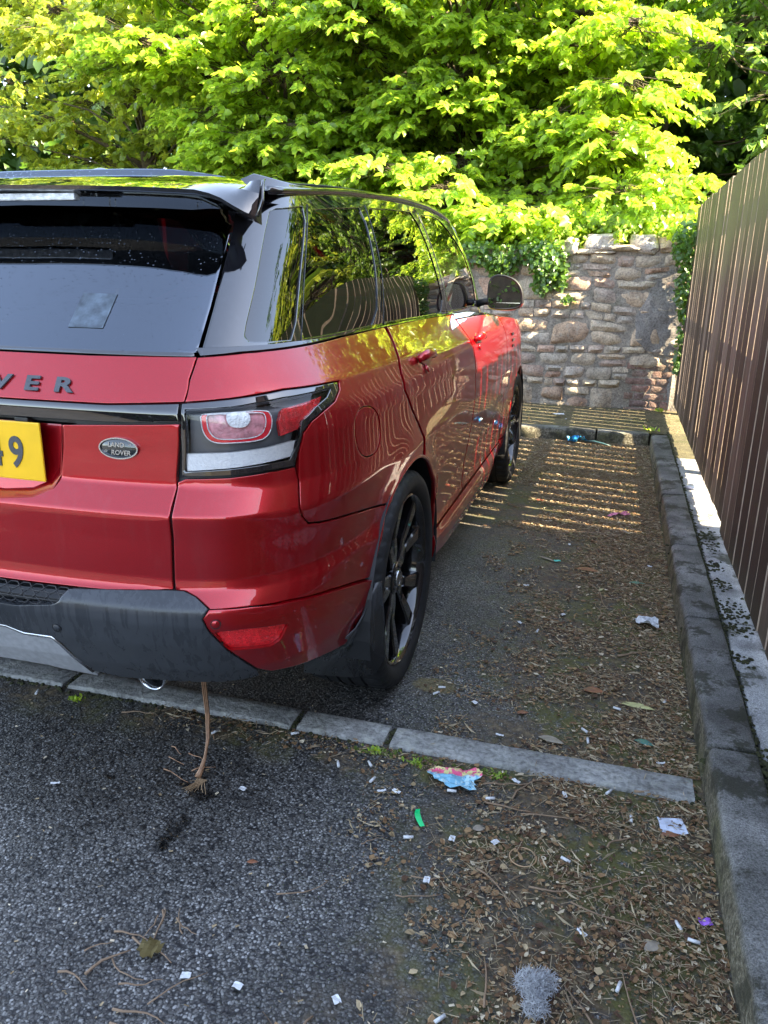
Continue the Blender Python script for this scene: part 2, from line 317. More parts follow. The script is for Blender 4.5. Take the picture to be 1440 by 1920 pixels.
M = dict(
    ground=mat_ground(), paint=mat_paint(), black=mat_gloss_black(),
    plastic=mat_plastic(),
    rubber=pmat('tyre_rubber', (.013, .0135, .015), .6, 0, .2, 30, .08, 500, 0, .3),
    trim=pmat('matt_black_trim', (.012, .013, .015), .5),
    rim=pmat('gloss_black_alloy', (.010, .010, .012), .10, .3, .1, 10, 0, 80, 1.0),
    chrome=pmat('satin_metal', (.55, .57, .60), .22, 1, .08), silver=pmat('silver_skid_panel', (.50, .51, .53), .30, .45, .15, 60, .1, 400),
    disc=pmat('brake_disc', (.38, .38, .37), .35, 1), 
    glass_dark=mat_glass('privacy_glass', (.035, .04, .04), 1.75), glass_rear=mat_glass('rear_glass', (.035, .042, .04), 2.35, .35, (.78, .87, 1.0)), glass_clear=mat_glass('clear_glass', (.42, .50, .46), 1.6),
    lens=mat_glass('clear_lens', (.96, .96, .97), 1.33), mirror=pmat('mirror_glass', (.85, .87, .88), .01, 1, 0),
    lamp_dark=pmat('lamp_housing', (.10, .105, .115), .3, .2), lamp_grey=pmat('lamp_reflector', (.55, .57, .60), .3, .3, .3, 60, .4, 260), lamp_band=pmat('red_lamp_band', (.75, .02, .04), .2, 0, .2, 60, 0, 80, 1.0),
    lamp_red=pmat('red_lens', (.90, .012, .02), .18, .0, .35, 90, .5, 300, 1.0), lamp_pink=pmat('pale_red_lens', (.62, .26, .29), .3, .0, .4, 40, .3, 120, 1.0), lamp_white=pmat('bulb_reflector', (.85, .86, .87), .2, .15, .2, 70, .4, 200, .5),
    led=pmat('clear_led_bar', (.95, .96, .98), .3, .0, .08, 130, .3, 160, .5),
    yellow=pmat('yellow_plate', (.80, .47, .01), .35, 0, .06), digit=pmat('plate_character', (.05, .055, .065), .4), badge=pmat('badge_black', (.015, .02, .02), .2, 0, .1, 20, 0, 80, 1),
    interior=pmat('cabin_black', (.012, .012, .013), .8), seat=pmat('seat_leather', (.03, .028, .027), .5),
    wood=mat_fence(), painted_sun_edge=pmat('painted_sun_board_edge', (.46, .36, .27), .8, 0, .25, 18, .2, 200), kerb=mat_kerb(), concrete=mat_concrete('flat_concrete', (.34, .34, .335), .85), edging=mat_stone('edging_stone', [(.20, .20, .19), (.28, .28, .265), (.36, .36, .34)], .30, 7, .8, .75),
    stone=mat_stone('wall_stone', [(.34, .21, .14), (.46, .36, .25), (.38, .31, .23), (.52, .43, .31), (.38, .33, .27), (.48, .32, .23), (.27, .22, .18)], .12, 9, .88, .35),
    coping=mat_stone('pale_boulder', [(.44, .38, .32), (.48, .42, .36), (.40, .32, .26)], .12, 8, .88, .4),
    brick=mat_stone('old_brick', [(.24, .14, .11), (.19, .13, .11), (.28, .19, .15)], .35, 16, .9, .3),
    mortar=mat_stone('mortar', [(.27, .235, .19), (.27, .235, .19)], .35, 14, .95, .3), render=mat_stone('cement_patch', [(.22, .20, .18), (.22, .20, .18)], .2, 5, .95),
    soil=mat_stone('soil', [(.045, .032, .02), (.045, .032, .02)], .5, 6, .95), bark=mat_stone('bark', [(.10, .075, .05), (.14, .11, .08)], .3, 20, .95),
    leafA=mat_leaf('spring_leaf', (.115, .18, .024), (.37, .50, .042), .35, .5), leafB=mat_leaf('yellow_green_leaf', (.12, .165, .03), (.36, .42, .045)),
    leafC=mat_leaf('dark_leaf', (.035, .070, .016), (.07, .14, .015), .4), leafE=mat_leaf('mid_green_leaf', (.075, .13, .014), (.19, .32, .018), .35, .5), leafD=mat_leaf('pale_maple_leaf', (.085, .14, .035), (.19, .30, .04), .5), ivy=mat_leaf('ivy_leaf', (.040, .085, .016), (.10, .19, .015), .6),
)

# ------------------------------------------------------------------ car surfaces: plan curve x height profile
def _bs(cp,n=1500,sym=True):
    """uniform cubic B-spline through control polygon, mirrored at both ends (x=0 symmetry)"""
    cp=np.array(cp,float)
    a=cp[1]*1.0; a[0]*=-1; b=cp[-2]*1.0; b[0]*=-1
    P=np.vstack([a,cp,b]); m=len(P)-3
    t=np.linspace(0,m-1e-9,n); i=t.astype(int); f=(t-i)[:,None]
    return ((1-f)**3*P[i]+(3*f**3-6*f**2+4)*P[i+1]+(-3*f**3+3*f**2+3*f+1)*P[i+2]+f**3*P[i+3])/6
def sstep(a,b,x):
    t=np.clip((x-a)/(b-a),0,1); return t*t*(3-2*t)
def prof(kn,soft=.006):
    k=np.array(kn,float); zz=np.linspace(k[0,0]-.2,k[-1,0]+.2,2401)
    yy=np.interp(zz,k[:,0],k[:,1]); dz=zz[1]-zz[0]; r=int(max(1,soft/dz))
    ker=np.hanning(2*r+3); ker/=ker.sum()
    y2=np.convolve(np.pad(yy,(r+1,r+1),'edge'),ker,'valid')
    return lambda z: np.interp(z,zz,y2)
AX=1.0; AF=3.923; WR=.385
PLAN=_bs([(0,0),(.2,.002),(.4,.008),(.55,.018),(.68,.038),(.79,.075),(.87,.14),(.925,.23),(.96,.36),(.982,.55),(.993,.8),(1,1.1),(1,1.5),(1,2.0),(1,2.5),(1,3.0),(1,3.4),(1,3.75),(.995,4.08),(.955,4.36),(.85,4.58),(.65,4.7),(.45,4.76),(.22,4.79),(0,4.8)],3000)
_d=np.r_[0,np.cumsum(np.hypot(*(np.diff(PLAN,axis=0)*np.array([.95,1])).T))]
ULEN=_d[-1]
def plan(u):
    return np.interp(u,_d,PLAN[:,0]),np.interp(u,_d,PLAN[:,1])
REAR=prof([(.2,.26),(.30,.17),(.38,.10),(.46,.05),(.54,.015),(.60,.0),(.635,.0),(.675,.035),(.70,.038),(.80,.034),(.862,.03),(.925,.078),(1.0,.083),(1.06,.084),(1.10,.086),(1.22,.155),(1.3,.2)],.008)
FRONT=prof([(.2,-.25),(.35,-.1),(.5,-.02),(.7,0),(.9,-.03),(1.02,-.12),(1.1,-.3),(1.3,-.5)],.03)
SIDE=prof([(.2,.915),(.27,.935),(.33,.947),(.37,.948),(.405,.93),(.44,.922),(.55,.930),(.65,.946),(.75,.960),(.85,.967),(.95,.966),(1.03,.960),(1.095,.947),(1.108,.938),(1.12,.936),(1.15,.912),(1.19,.880),(1.22,.855),(1.26,.82)],.012)
SIDER=prof([(.2,.86),(.30,.90),(.38,.925),(.46,.94),(.55,.948),(.64,.952),(.665,.956),(.70,.948),(.80,.955),(.86,.962),(.93,.958),(1.03,.952),(1.08,.942),(1.15,.912),(1.19,.880),(1.22,.855),(1.26,.82)],.012)
def body(u,z):
    u=np.asarray(u,float); z=np.asarray(z,float); s=np.sign(u)+(u==0); u=abs(u)
    X,Y=plan(u)
    wr=1-sstep(.15,1.3,Y)      # rear profile influence
    k=1-sstep(1.05,1.75,Y); k=np.maximum(k,sstep(2.9,3.5,Y))
    W=SIDE(z)*(1-k)+SIDER(z)*k
    # wheel arch swell
    for ay in (AX,AF):
        r=np.hypot(Y-ay,z-.39); W=W+.014*np.exp(-((r-.42)/.075)**2)
    fr=sstep(3.6,4.8,Y)
    y=Y+REAR(z)*wr+FRONT(z)*fr
    W=W*(1-.0*fr)
    x=X*W
    return np.stack([s*x,y,z+0*u],-1)
# greenhouse rings
GB=_bs([(0,.155,1.222),(.15,.156,1.222),(.3,.16,1.222),(.45,.172,1.222),(.58,.20,1.222),(.67,.25,1.222),(.715,.33,1.225),(.745,.46,1.228),(.77,.7,1.23),(.795,1.0,1.232),(.807,1.4,1.232),(.813,1.8,1.23),(.815,2.2,1.228),(.812,2.6,1.225),(.812,3.0,1.21),(.80,3.3,1.18),(.74,3.55,1.15),(.55,3.66,1.13),(.38,3.73,1.12),(.18,3.77,1.12),(0,3.78,1.12)],3000)
GT=_bs([(0,.62,1.685),(.13,.62,1.685),(.26,.622,1.684),(.38,.63,1.68),(.49,.645,1.672),(.57,.67,1.66),(.615,.71,1.648),(.64,.78,1.642),(.652,.95,1.65),(.662,1.15,1.66),(.672,1.45,1.675),(.68,1.8,1.688),(.685,2.1,1.692),(.69,2.42,1.688),(.692,2.68,1.672),(.68,2.90,1.64),(.60,2.93,1.655),(.45,2.86,1.685),(.3,2.84,1.70),(.15,2.82,1.705),(0,2.82,1.708)],3000)
_g=np.r_[0,np.cumsum(np.linalg.norm(np.diff(GB,axis=0),axis=1))]; GLEN=_g[-1]
def green(u,t):
    u=np.asarray(u,float); t=np.asarray(t,float); s=np.sign(u)+(u==0); u=abs(u)
    b=np.stack([np.interp(u,_g,GB[:,i]) for i in range(3)],-1); a=np.stack([np.interp(u,_g,GT[:,i]) for i in range(3)],-1)
    p=b+(a-b)*t[...,None]
    # outward bulge
    bul=.028*np.clip(4*t*(1-t),-1,1)*sstep(.6,1.2,p[...,1])*(1-sstep(2.9,3.6,p[...,1]))
    p[...,0]=s*(p[...,0]+bul)
    return p
_RE=None
ZC=prof([(.2,1.60),(.40,1.635),(.62,1.672),(.85,1.692),(1.1,1.707),(1.4,1.722),(1.8,1.733),(2.2,1.736),(2.5,1.728),(2.75,1.71),(2.9,1.69)],.15)
XE=prof([(.3,.60),(.62,.63),(.8,.652),(1.15,.664),(1.8,.684),(2.2,.692),(2.5,.694),(2.7,.69),(2.9,.66)],.1)
ZE=prof([(.3,1.60),(.62,1.625),(.8,1.638),(1.15,1.667),(1.8,1.698),(2.2,1.701),(2.5,1.685),(2.7,1.668),(2.9,1.645)],.1)
def roof(a,y):
    a=np.asarray(a,float); y=np.asarray(y,float)
    z=ZE(y)+(ZC(y)-ZE(y))*(1-abs(a)**5)
    return np.stack([a*XE(y),y+.03*(a**2)*sstep(1.2,.6,y),z],-1)
def normals(f,u,v,h=2.5e-3):
    du=f(u+h,v)-f(u-h,v); dv=f(u,v+h)-f(u,v-h); n=np.cross(du,dv); n/=np.linalg.norm(n,axis=-1,keepdims=True)+1e-12
    return n

# panel outlines on those surfaces (distance round the car, height)
POLY={'tail_upper':('b','sym',[(0.0,1.215),(0.2,1.215),(0.4,1.215),(0.5981,1.2179),(0.6932,1.2181),(0.6597,1.1698),(0.6421,1.1232),(0.4465,1.1131),(0.2,1.112),(0.0,1.112)]),
'tail_strip':('b','sym',[(0.0,1.107),(0.2,1.107),(0.447,1.1074),(0.6304,1.1162),(0.6242,1.0784),(0.441,1.0704),(0.2,1.07),(0.0,1.07)]),
'tail_lower':('b','sym',[(0.0,0.88),(0.152,0.8711),(0.2392,0.8801),(0.2892,0.9017),(0.3019,0.9331),(0.3209,1.0557),(0.4398,1.0628),(0.6218,1.0722),(0.611,1.0041),(0.6035,0.9492),(0.602,0.8837),(0.6067,0.8082),(0.6039,0.6775),(0.434,0.666),(0.2,0.664),(0.0,0.664)]),
'lamp':('b','half',[(0.6382,1.1175),(0.7521,1.1269),(0.8866,1.1397),(1.1065,1.139),(1.1072,1.121),(1.0743,1.1005),(1.0097,1.0836),(0.955,1.0645),(0.9221,1.0413),(0.9058,1.0041),(0.8909,0.9642),(0.8259,0.9606),(0.7304,0.9523),(0.6176,0.9485),(0.6231,1.0424)]),
'lamp_lens':('b','half',[(0.6443,1.1064),(0.7509,1.1123),(0.884,1.1247),(1.0701,1.1299),(1.0411,1.1105),(0.9825,1.0935),(0.9263,1.0668),(0.8999,1.0115),(0.8778,0.9791),(0.7313,0.9676),(0.626,0.9603)]),
'lamp_top':('b','half',[(0.6432,1.1142),(0.7518,1.1235),(0.8858,1.1351),(1.096,1.1362),(1.0865,1.1282),(0.8837,1.1225),(0.7509,1.1123),(0.643,1.1041)]),
'lamp_ring':('b','half',[(0.6757,1.1024),(0.748,1.1067),(0.8452,1.1092),(0.8539,1.0932),(0.8485,1.0624),(0.8334,1.0409),(0.8079,1.0302),(0.7449,1.027),(0.6957,1.0262),(0.6756,1.0411),(0.6703,1.0684)]),
'lamp_ring_in':('b','half',[(0.6904,1.1002),(0.7477,1.1033),(0.8309,1.1044),(0.8377,1.0908),(0.831,1.0639),(0.8186,1.0472),(0.7964,1.0386),(0.7461,1.0358),(0.7032,1.0363),(0.6893,1.0487),(0.6843,1.071)]),
'lamp_bulb':('b','half',[(0.7426,1.1023),(0.7667,1.1074),(0.7929,1.1042),(0.797,1.0909),(0.7896,1.0728),(0.7731,1.0636),(0.746,1.0645),(0.7354,1.0746),(0.7354,1.0893)]),
'lamp_red':('b','half',[(0.8803,1.103),(1.0283,1.1168),(1.0071,1.0982),(0.9498,1.0742),(0.9121,1.0491),(0.8607,1.0383),(0.8619,1.0738)]),
'lamp_bar':('b','half',[(0.63,1.0022),(0.7309,1.0057),(0.8195,1.0127),(0.8992,1.0234),(0.8889,0.9867),(0.8175,0.9781),(0.7289,0.969),(0.6286,0.9616)]),
'quarter':('b','half',[(0.6969,1.2169),(0.8072,1.2239),(0.9182,1.2274),(1.0362,1.2304),(1.2848,1.2375),(1.7662,1.2421),(1.7722,1.2418),(1.7393,1.1975),(1.6699,1.1441),(1.6495,1.1103),(1.6379,1.0588),(1.6962,0.9966),(1.786,0.9278),(1.8429,0.8726),(1.835,0.8042),(1.8102,0.8095),(1.7851,0.8134),(1.7597,0.8159),(1.7342,0.817),(1.7086,0.8166),(1.683,0.8149),(1.6575,0.8117),(1.6321,0.8071),(1.607,0.8011),(1.5822,0.7938),(1.5579,0.7851),(1.5341,0.7751),(1.5108,0.7639),(1.4882,0.7514),(1.4821,0.7361),(1.4054,0.7491),(1.1624,0.7874),(1.0036,0.8083),(0.9569,0.8175),(0.9348,0.8387),(0.9202,0.8774),(0.902,0.9321),(0.9067,0.9908),(0.9105,1.0008),(0.9266,1.0381),(0.96,1.0612),(1.015,1.0803),(1.0806,1.0972),(1.1161,1.12),(1.121,1.1427),(0.8875,1.1443),(0.7525,1.1314),(0.646,1.1233),(0.6634,1.1687)]),
'bumper_up':('b','half',[(0.6249,0.9423),(0.7301,0.946),(0.8256,0.9541),(0.8921,0.9574),(0.8972,0.9328),(0.9149,0.8783),(0.9294,0.8399),(0.9555,0.812),(1.0043,0.8022),(1.1632,0.7809),(1.4049,0.7425),(1.4673,0.7331),(1.4617,0.7345),(1.4471,0.7241),(1.433,0.7131),(1.4193,0.7017),(1.4068,0.6897),(1.3953,0.6773),(1.3887,0.6643),(1.3843,0.651),(1.3808,0.6372),(1.3723,0.623),(1.3631,0.6084),(1.3535,0.5935),(1.343,0.5782),(1.333,0.5627),(1.3235,0.5468),(1.3146,0.5513),(1.0772,0.6071),(0.914,0.6348),(0.8027,0.6408),(0.7052,0.6409),(0.6627,0.6644),(0.6328,0.6751),(0.6105,0.6766),(0.6132,0.8085),(0.609,0.8861),(0.6064,0.934)]),
'blade':('b','half',[(0.7064,0.6377),(0.804,0.6375),(0.9146,0.6307),(1.0775,0.6023),(1.3144,0.544),(1.2862,0.5167),(1.2358,0.4375),(1.1298,0.3788),(0.9969,0.4056),(0.8334,0.4307),(0.7997,0.4542),(0.7434,0.5309),(0.708,0.5897),(0.6935,0.6222)]),
'fog':('b','half',[(0.7166,0.5878),(0.7908,0.5897),(0.8853,0.5785),(0.8975,0.5727),(0.8712,0.5318),(0.8471,0.5212),(0.7963,0.5259),(0.7446,0.5307),(0.7287,0.5546)]),
'mudflap':('b','half',[(1.3217,0.5412),(1.3848,0.526),(1.4202,0.3569),(1.4984,0.1091),(1.3695,0.1159),(1.1534,0.1949),(0.9922,0.3523),(0.9474,0.4062),(1.0032,0.3943),(1.1416,0.3646),(1.2456,0.4304),(1.2924,0.5141)]),
'dark':('b','sym',[(0.0,0.615),(0.2,0.61),(0.3027,0.6244),(0.3259,0.6329),(0.3426,0.6561),(0.4355,0.6629),(0.6042,0.6729),(0.6333,0.6719),(0.6639,0.6613),(0.7035,0.6388),(0.691,0.6208),(0.705,0.5866),(0.7411,0.5255),(0.7972,0.4479),(0.7988,0.4237),(0.7014,0.4134),(0.626,0.4138),(0.5208,0.4099),(0.4266,0.4017),(0.3509,0.4143),(0.3208,0.4708),(0.3036,0.5084),(0.2797,0.5327),(0.1982,0.5315),(0.15,0.545),(0.0,0.548)]),
'silver':('b','sym',[(0.0,0.545),(0.15,0.542),(0.1952,0.5253),(0.277,0.5265),(0.2949,0.4992),(0.313,0.4635),(0.3434,0.4055),(0.3498,0.3853),(0.2213,0.395),(0.2,0.4),(0.0,0.4)]),
'grille':('b','sym',[(0.0,0.655),(0.2,0.655),(0.3358,0.6576),(0.3214,0.6324),(0.2953,0.6264),(0.2,0.618),(0.0,0.622)]),
'fuel':('b','half',[(1.2728,1.0611),(1.3199,1.0473),(1.3522,1.0168),(1.3623,0.9717),(1.3487,0.935),(1.3074,0.917),(1.2329,0.9189),(1.1816,0.9428),(1.1596,0.9832),(1.1571,1.0269),(1.1857,1.0542),(1.2248,1.0646)]),
'rear_door':('b','half',[(1.8132,1.2414),(2.218,1.2414),(2.5745,1.2378),(2.8887,1.232),(2.8531,1.21),(2.8631,1.1),(2.8631,0.6),(2.8631,0.415),(2.6331,0.41),(2.3331,0.41),(2.1331,0.41),(2.164,0.4151),(2.1601,0.4505),(2.1533,0.4853),(2.1436,0.5195),(2.1312,0.5528),(2.116,0.585),(2.0983,0.6157),(2.0781,0.645),(2.0556,0.6725),(2.0309,0.698),(2.0041,0.7214),(1.9753,0.7425),(1.9448,0.7613),(1.9127,0.7774),(1.8792,0.7909),(1.8745,0.8666),(1.8157,0.9228),(1.724,0.9926),(1.6627,1.0558),(1.6729,1.108),(1.694,1.1421),(1.7628,1.196)]),
'front_door':('b','half',[(2.8681,1.211),(3.3331,1.205),(3.7331,1.195),(3.9531,1.175),(3.9831,0.9),(4.0131,0.6),(4.0331,0.41),(3.3331,0.412),(2.8781,0.415),(2.8781,1.1)]),
'wing':('b','half',[(3.9681,1.172),(4.3331,1.15),(4.7332,1.12),(5.087,1.06),(5.1606,1.0),(5.1714,0.7),(5.1183,0.6),(5.04,0.5878),(4.9955,0.6543),(4.9396,0.7117),(4.8744,0.758),(4.802,0.7917),(4.7248,0.8115),(4.6453,0.8169),(4.5663,0.8076),(4.4903,0.7839),(4.4199,0.7467),(4.3576,0.6972),(4.3053,0.6372),(4.265,0.5685),(4.238,0.4937),(4.2251,0.4151),(4.0431,0.42),(4.0231,0.6),(3.9951,0.9)]),
'front_bumper':('b','half',[(5.1931,1.0),(5.4,1.0),(5.5292,1.0),(5.6585,1.0),(5.7877,1.0),(5.9169,1.0),(6.0462,1.0),(6.1754,1.0),(6.1754,0.28),(6.0462,0.28),(5.9169,0.28),(5.7877,0.28),(5.6585,0.28),(5.5292,0.28),(5.4,0.28),(5.0974,0.3),(5.0905,0.3473),(5.0916,0.3629),(5.0921,0.3785),(5.0921,0.3942),(5.0915,0.4098),(5.0902,0.4253),(5.0884,0.4409),(5.0861,0.4563),(5.0831,0.4717),(5.0796,0.4869),(5.0755,0.502),(5.0708,0.517),(5.0656,0.5317),(5.0599,0.5463),(5.0536,0.5607),(5.1394,0.6),(5.1931,0.7)]),
'sill':('b','half',[(2.164,0.3549),(2.165,0.3775),(2.1648,0.4001),(2.3331,0.403),(3.3331,0.404),(4.2131,0.405),(4.1931,0.3),(3.7331,0.27),(2.7331,0.27),(2.1831,0.29)]),
'belt':('b','half',[(0.7,1.238),(0.8,1.24),(1.0,1.243),(1.3,1.243),(1.6,1.243),(2.0,1.243),(2.5,1.24),(3.2,1.23),(3.7,1.205),(3.9331,1.18),(3.7331,1.199),(3.3331,1.209),(2.8531,1.215),(2.9128,1.2379),(2.5949,1.2432),(2.2345,1.2464),(1.8027,1.247),(1.2953,1.2425),(1.0415,1.2352),(0.9216,1.2321),(0.8095,1.2285),(0.7053,1.2216)]),
'rear_glass':('g','sym',[(0.0,-0.0),(0.2,0.0),(0.4,0.0),(0.6218,0.0118),(0.6309,0.2442),(0.6345,0.4502),(0.6409,0.6486),(0.59,0.98),(0.4,1.0),(0.2,1.0),(0.0,1.0)]),
'W1':('g','half',[(0.768,0.8339),(1.0042,0.8877),(0.9464,0.0301),(0.8188,0.0418),(0.7523,0.0536),(0.7376,0.0866),(0.7366,0.1376),(0.75,0.3762),(0.7582,0.6827)]),
'W2':('g','half',[(1.0251,0.8596),(1.355,0.8928),(1.6028,0.9057),(1.5453,0.0423),(1.2072,0.0285),(0.9724,0.0286)]),
'W3':('g','half',[(1.6581,0.9047),(2.0037,0.9181),(2.4117,0.925),(2.5506,0.0367),(1.961,0.0393),(1.5837,0.0453)]),
'W4':('g','half',[(2.5256,0.9175),(2.8659,0.9474),(3.0332,0.9359),(3.2209,0.8399),(3.4407,0.6748),(3.4823,0.4142),(3.4177,0.068),(2.6577,0.0384)]),
'frame':('g','half',[(0.6324,0.0065),(0.6404,0.2448),(0.6432,0.4515),(0.6486,0.6503),(0.64,0.98),(0.68,1.03),(0.9,1.03),(1.5,1.02),(2.5,1.02),(3.1,1.02),(3.45,1.02),(3.62,0.98),(4.05,0.5),(4.25,0.0),(3.7,-0.02),(3.0,-0.03),(2.2,-0.03),(1.5,-0.03),(1.0,-0.03),(0.72,-0.03)]),
'windscreen':('g','sym2',[(3.72,0.96),(4.1,0.5),(4.33,0.02),(4.5,0.02),(4.5459,0.02),(4.5918,0.02),(4.6377,0.02),(4.6836,0.02),(4.7295,0.02),(4.7754,0.02),(4.7754,0.97),(4.6295,0.97),(4.4836,0.97),(4.3377,0.97),(4.1918,0.97),(4.0459,0.97),(3.9,0.97)])}
PTS={'badge': (0.4651, 1.0095), 'handle': (1.9892, 1.1332), 'sens': (0.7222, 0.6074), 'sens2': (0.3068, 0.5627), 'handle2': (3.0004, 1.1117), 'key': (1.9915, 1.0927)}
# ------------------------------------------------------------------ car panel builder
def densify(poly, su, sv, step=1.0):
    out = []
    for i, a in enumerate(poly):
        b = poly[(i + 1) % len(poly)]; d = math.hypot((b[0] - a[0]) / su, (b[1] - a[1]) / sv); n = max(1, int(math.ceil(d / step)))
        for k in range(n): out.append((a[0] + (b[0] - a[0]) * k / n, a[1] + (b[1] - a[1]) * k / n))
    return out
def inside(px, py, poly):
    c = np.zeros(len(px), bool); n = len(poly); j = n - 1
    for i in range(n):
        xi, yi = poly[i]; xj, yj = poly[j]
        cond = ((yi > py) != (yj > py)) & (px < (xj - xi) * (py - yi) / ((yj - yi) + 1e-15) + xi); c ^= cond; j = i
    return c
def edgedist(px, py, poly):
    d = np.full(len(px), 1e9); n = len(poly)
    for i in range(n):
        ax, ay = poly[i]; bx, by = poly[(i + 1) % n]; vx, vy = bx - ax, by - ay; L = vx * vx + vy * vy + 1e-15
        t = np.clip(((px - ax) * vx + (py - ay) * vy) / L, 0, 1); d = np.minimum(d, np.hypot(px - ax - t * vx, py - ay - t * vy))
    return d
def panel_data(surf, outer, holes=(), su=.035, sv=.0125, off=0.0, thick=.014, edge=True, rim=True):
    rings = [densify(r, su, sv, .62 if edge else 1.0) for r in [list(outer)] + [list(h) for h in holes]]
    sc = [[(a / su, b / sv) for a, b in r] for r in rings]
    o = np.array(sc[0]); u0, v0 = o.min(0); u1, v1 = o.max(0)
    gu, gv = np.meshgrid(np.arange(u0, u1, .92), np.arange(v0, v1, .92)); gx = gu.ravel(); gy = gv.ravel()
    gx = gx + (np.arange(gu.shape[0]) % 2 * .46).repeat(gu.shape[1])
    ok = inside(gx, gy, sc[0])
    for h in sc[1:]: ok &= ~inside(gx, gy, h)
    gx, gy = gx[ok], gy[ok]
    dist = np.min([edgedist(gx, gy, r) for r in sc], axis=0); ok = dist > .42; gx, gy = gx[ok], gy[ok]
    verts = []; edges = []; nb = 0
    for r in sc:
        n = len(r); verts += [Vector(p) for p in r]; edges += [(nb + i, nb + (i + 1) % n) for i in range(n)]; nb += n
    if edge:  # an inner ring close to the rim carries the rounded-edge highlight
        ins = []
        for k, r in enumerate(sc):
            for i in range(len(r)):
                a = r[i - 1]; b = r[(i + 1) % len(r)]; c_ = r[i]; dx, dy = b[0] - a[0], b[1] - a[1]; L = math.hypot(dx, dy) + 1e-9
                for s in (-1, 1): ins.append((c_[0] - dy / L * .15 * s, c_[1] + dx / L * .15 * s))
        q = np.array(ins); ok = inside(q[:, 0], q[:, 1], sc[0])
        for h in sc[1:]: ok &= ~inside(q[:, 0], q[:, 1], h)
        q = q[ok]; dist = np.min([edgedist(q[:, 0], q[:, 1], r) for r in sc], axis=0); q = q[dist > .10]
        verts += [Vector(p) for p in q]
    verts += [Vector((a, b)) for a, b in zip(gx, gy)]
    vo, _, fo, _, _, _ = delaunay_2d_cdt(verts, edges, [], 0, 1e-5)
    Q = np.array([(v.x, v.y) for v in vo]); F = np.array([f for f in fo if len(f) == 3])
    c = Q[F].mean(1); ok = inside(c[:, 0], c[:, 1], sc[0])
    for h in sc[1:]: ok &= ~inside(c[:, 0], c[:, 1], h)
    F = F[ok]; t = Q[F]; ar = (t[:, 1, 0] - t[:, 0, 0]) * (t[:, 2, 1] - t[:, 0, 1]) - (t[:, 2, 0] - t[:, 0, 0]) * (t[:, 1, 1] - t[:, 0, 1])
    F[ar < 0] = F[ar < 0][:, ::-1]; F = F[abs(ar) > 1e-9]
    u = Q[:, 0] * su; v = Q[:, 1] * sv; Pn = surf(u, v); n = normals(surf, u, v); Pn = Pn + n * off
    V = [tuple(p) for p in Pn]; NN = [tuple(p) for p in n]; FF = [tuple(f) for f in F]
    if rim:
        es = {}
        for f in F:
            for a, b in ((f[0], f[1]), (f[1], f[2]), (f[2], f[0])): es[(a, b)] = 1
        bd = [(a, b) for a, b in es if (b, a) not in es]
        outn = {}
        for a, b in bd:
            w = np.cross(Pn[b] - Pn[a], n[a]); w /= np.linalg.norm(w) + 1e-12
            for q in (a, b): outn[q] = outn.get(q, 0) + w
        idx = {}
        for q, w in outn.items():
            w = w / (np.linalg.norm(w) + 1e-12)
            if edge: t_ = n[q] + w * .6; NN[q] = tuple(t_ / np.linalg.norm(t_))
            idx[q] = (len(V), len(V) + 1); V.append(tuple(Pn[q])); V.append(tuple(Pn[q] - n[q] * thick)); NN.append(tuple(w)); NN.append(tuple(w))
        for a, b in bd: FF.append((idx[b][0], idx[a][0], idx[a][1], idx[b][1]))
    return V, NN, FF
def data_mesh(V, NN, FF, mirror=False):
    if mirror: V = [(-a, b, c) for a, b, c in V]; NN = [(-a, b, c) for a, b, c in NN]; FF = [f[::-1] for f in FF]
    me = mesh(V, FF, True); me.normals_split_custom_set_from_vertices(NN); return me
SURF = {'b': body, 'g': green, 'r': roof}
def panel(name, key, mat, parent, holes=(), both=True, hold=(), **k):
    s, mode, poly = POLY[key]; surf = SURF[s]; kw = dict(su=.035, sv=.0125) if s == 'b' else dict(su=.05, sv=.05)
    kw.update(k); out = []
    if mode == 'sym': poly = poly + [(-a, b) for a, b in poly[::-1] if a > 1e-6]
    if mode == 'sym2': poly = poly
    d = panel_data(surf, poly, holes, **kw)
    lab = {}
    out.append(link(name, data_mesh(*d), parent, mat))
    if mode in ('half', 'sym2') and both: out.append(link(name, data_mesh(*d, mirror=True), parent, mat))
    return out
def frame_on(surf, u, v, off=0.0):
    u = np.array(float(u)); v = np.array(float(v)); P_ = surf(u, v); n = normals(surf, u, v)
    du = surf(u + 1e-3, v) - P_; du /= np.linalg.norm(du); w = np.cross(n, du)
    m = Matrix((du, w, n)).transposed().to_4x4(); m.translation = Vector(P_ + n * off); return m
def ellipse(u, v, ru, rv, n=20): return [(u + ru * math.cos(2 * math.pi * i / n), v + rv * math.sin(2 * math.pi * i / n)) for i in range(n)]
def glyph(ch, size, depth, sx=1.0, shear=0.0, bold=0.0):
    c = bpy.data.curves.new('text', 'FONT'); c.body = ch; c.size = size; c.extrude = depth; c.offset = bold; c.align_x = 'CENTER'; c.resolution_u = 4
    o = bpy.data.objects.new('text', c); COL.objects.link(o); bpy.context.view_layer.update()
    me = bpy.data.meshes.new_from_object(o.evaluated_get(bpy.context.evaluated_depsgraph_get())); bpy.data.objects.remove(o)
    for v in me.vertices: v.co.x = v.co.x * sx + v.co.y * shear
    return me
def at_frame(me, m): me = me.copy(); me.transform(m); me.update(); return me

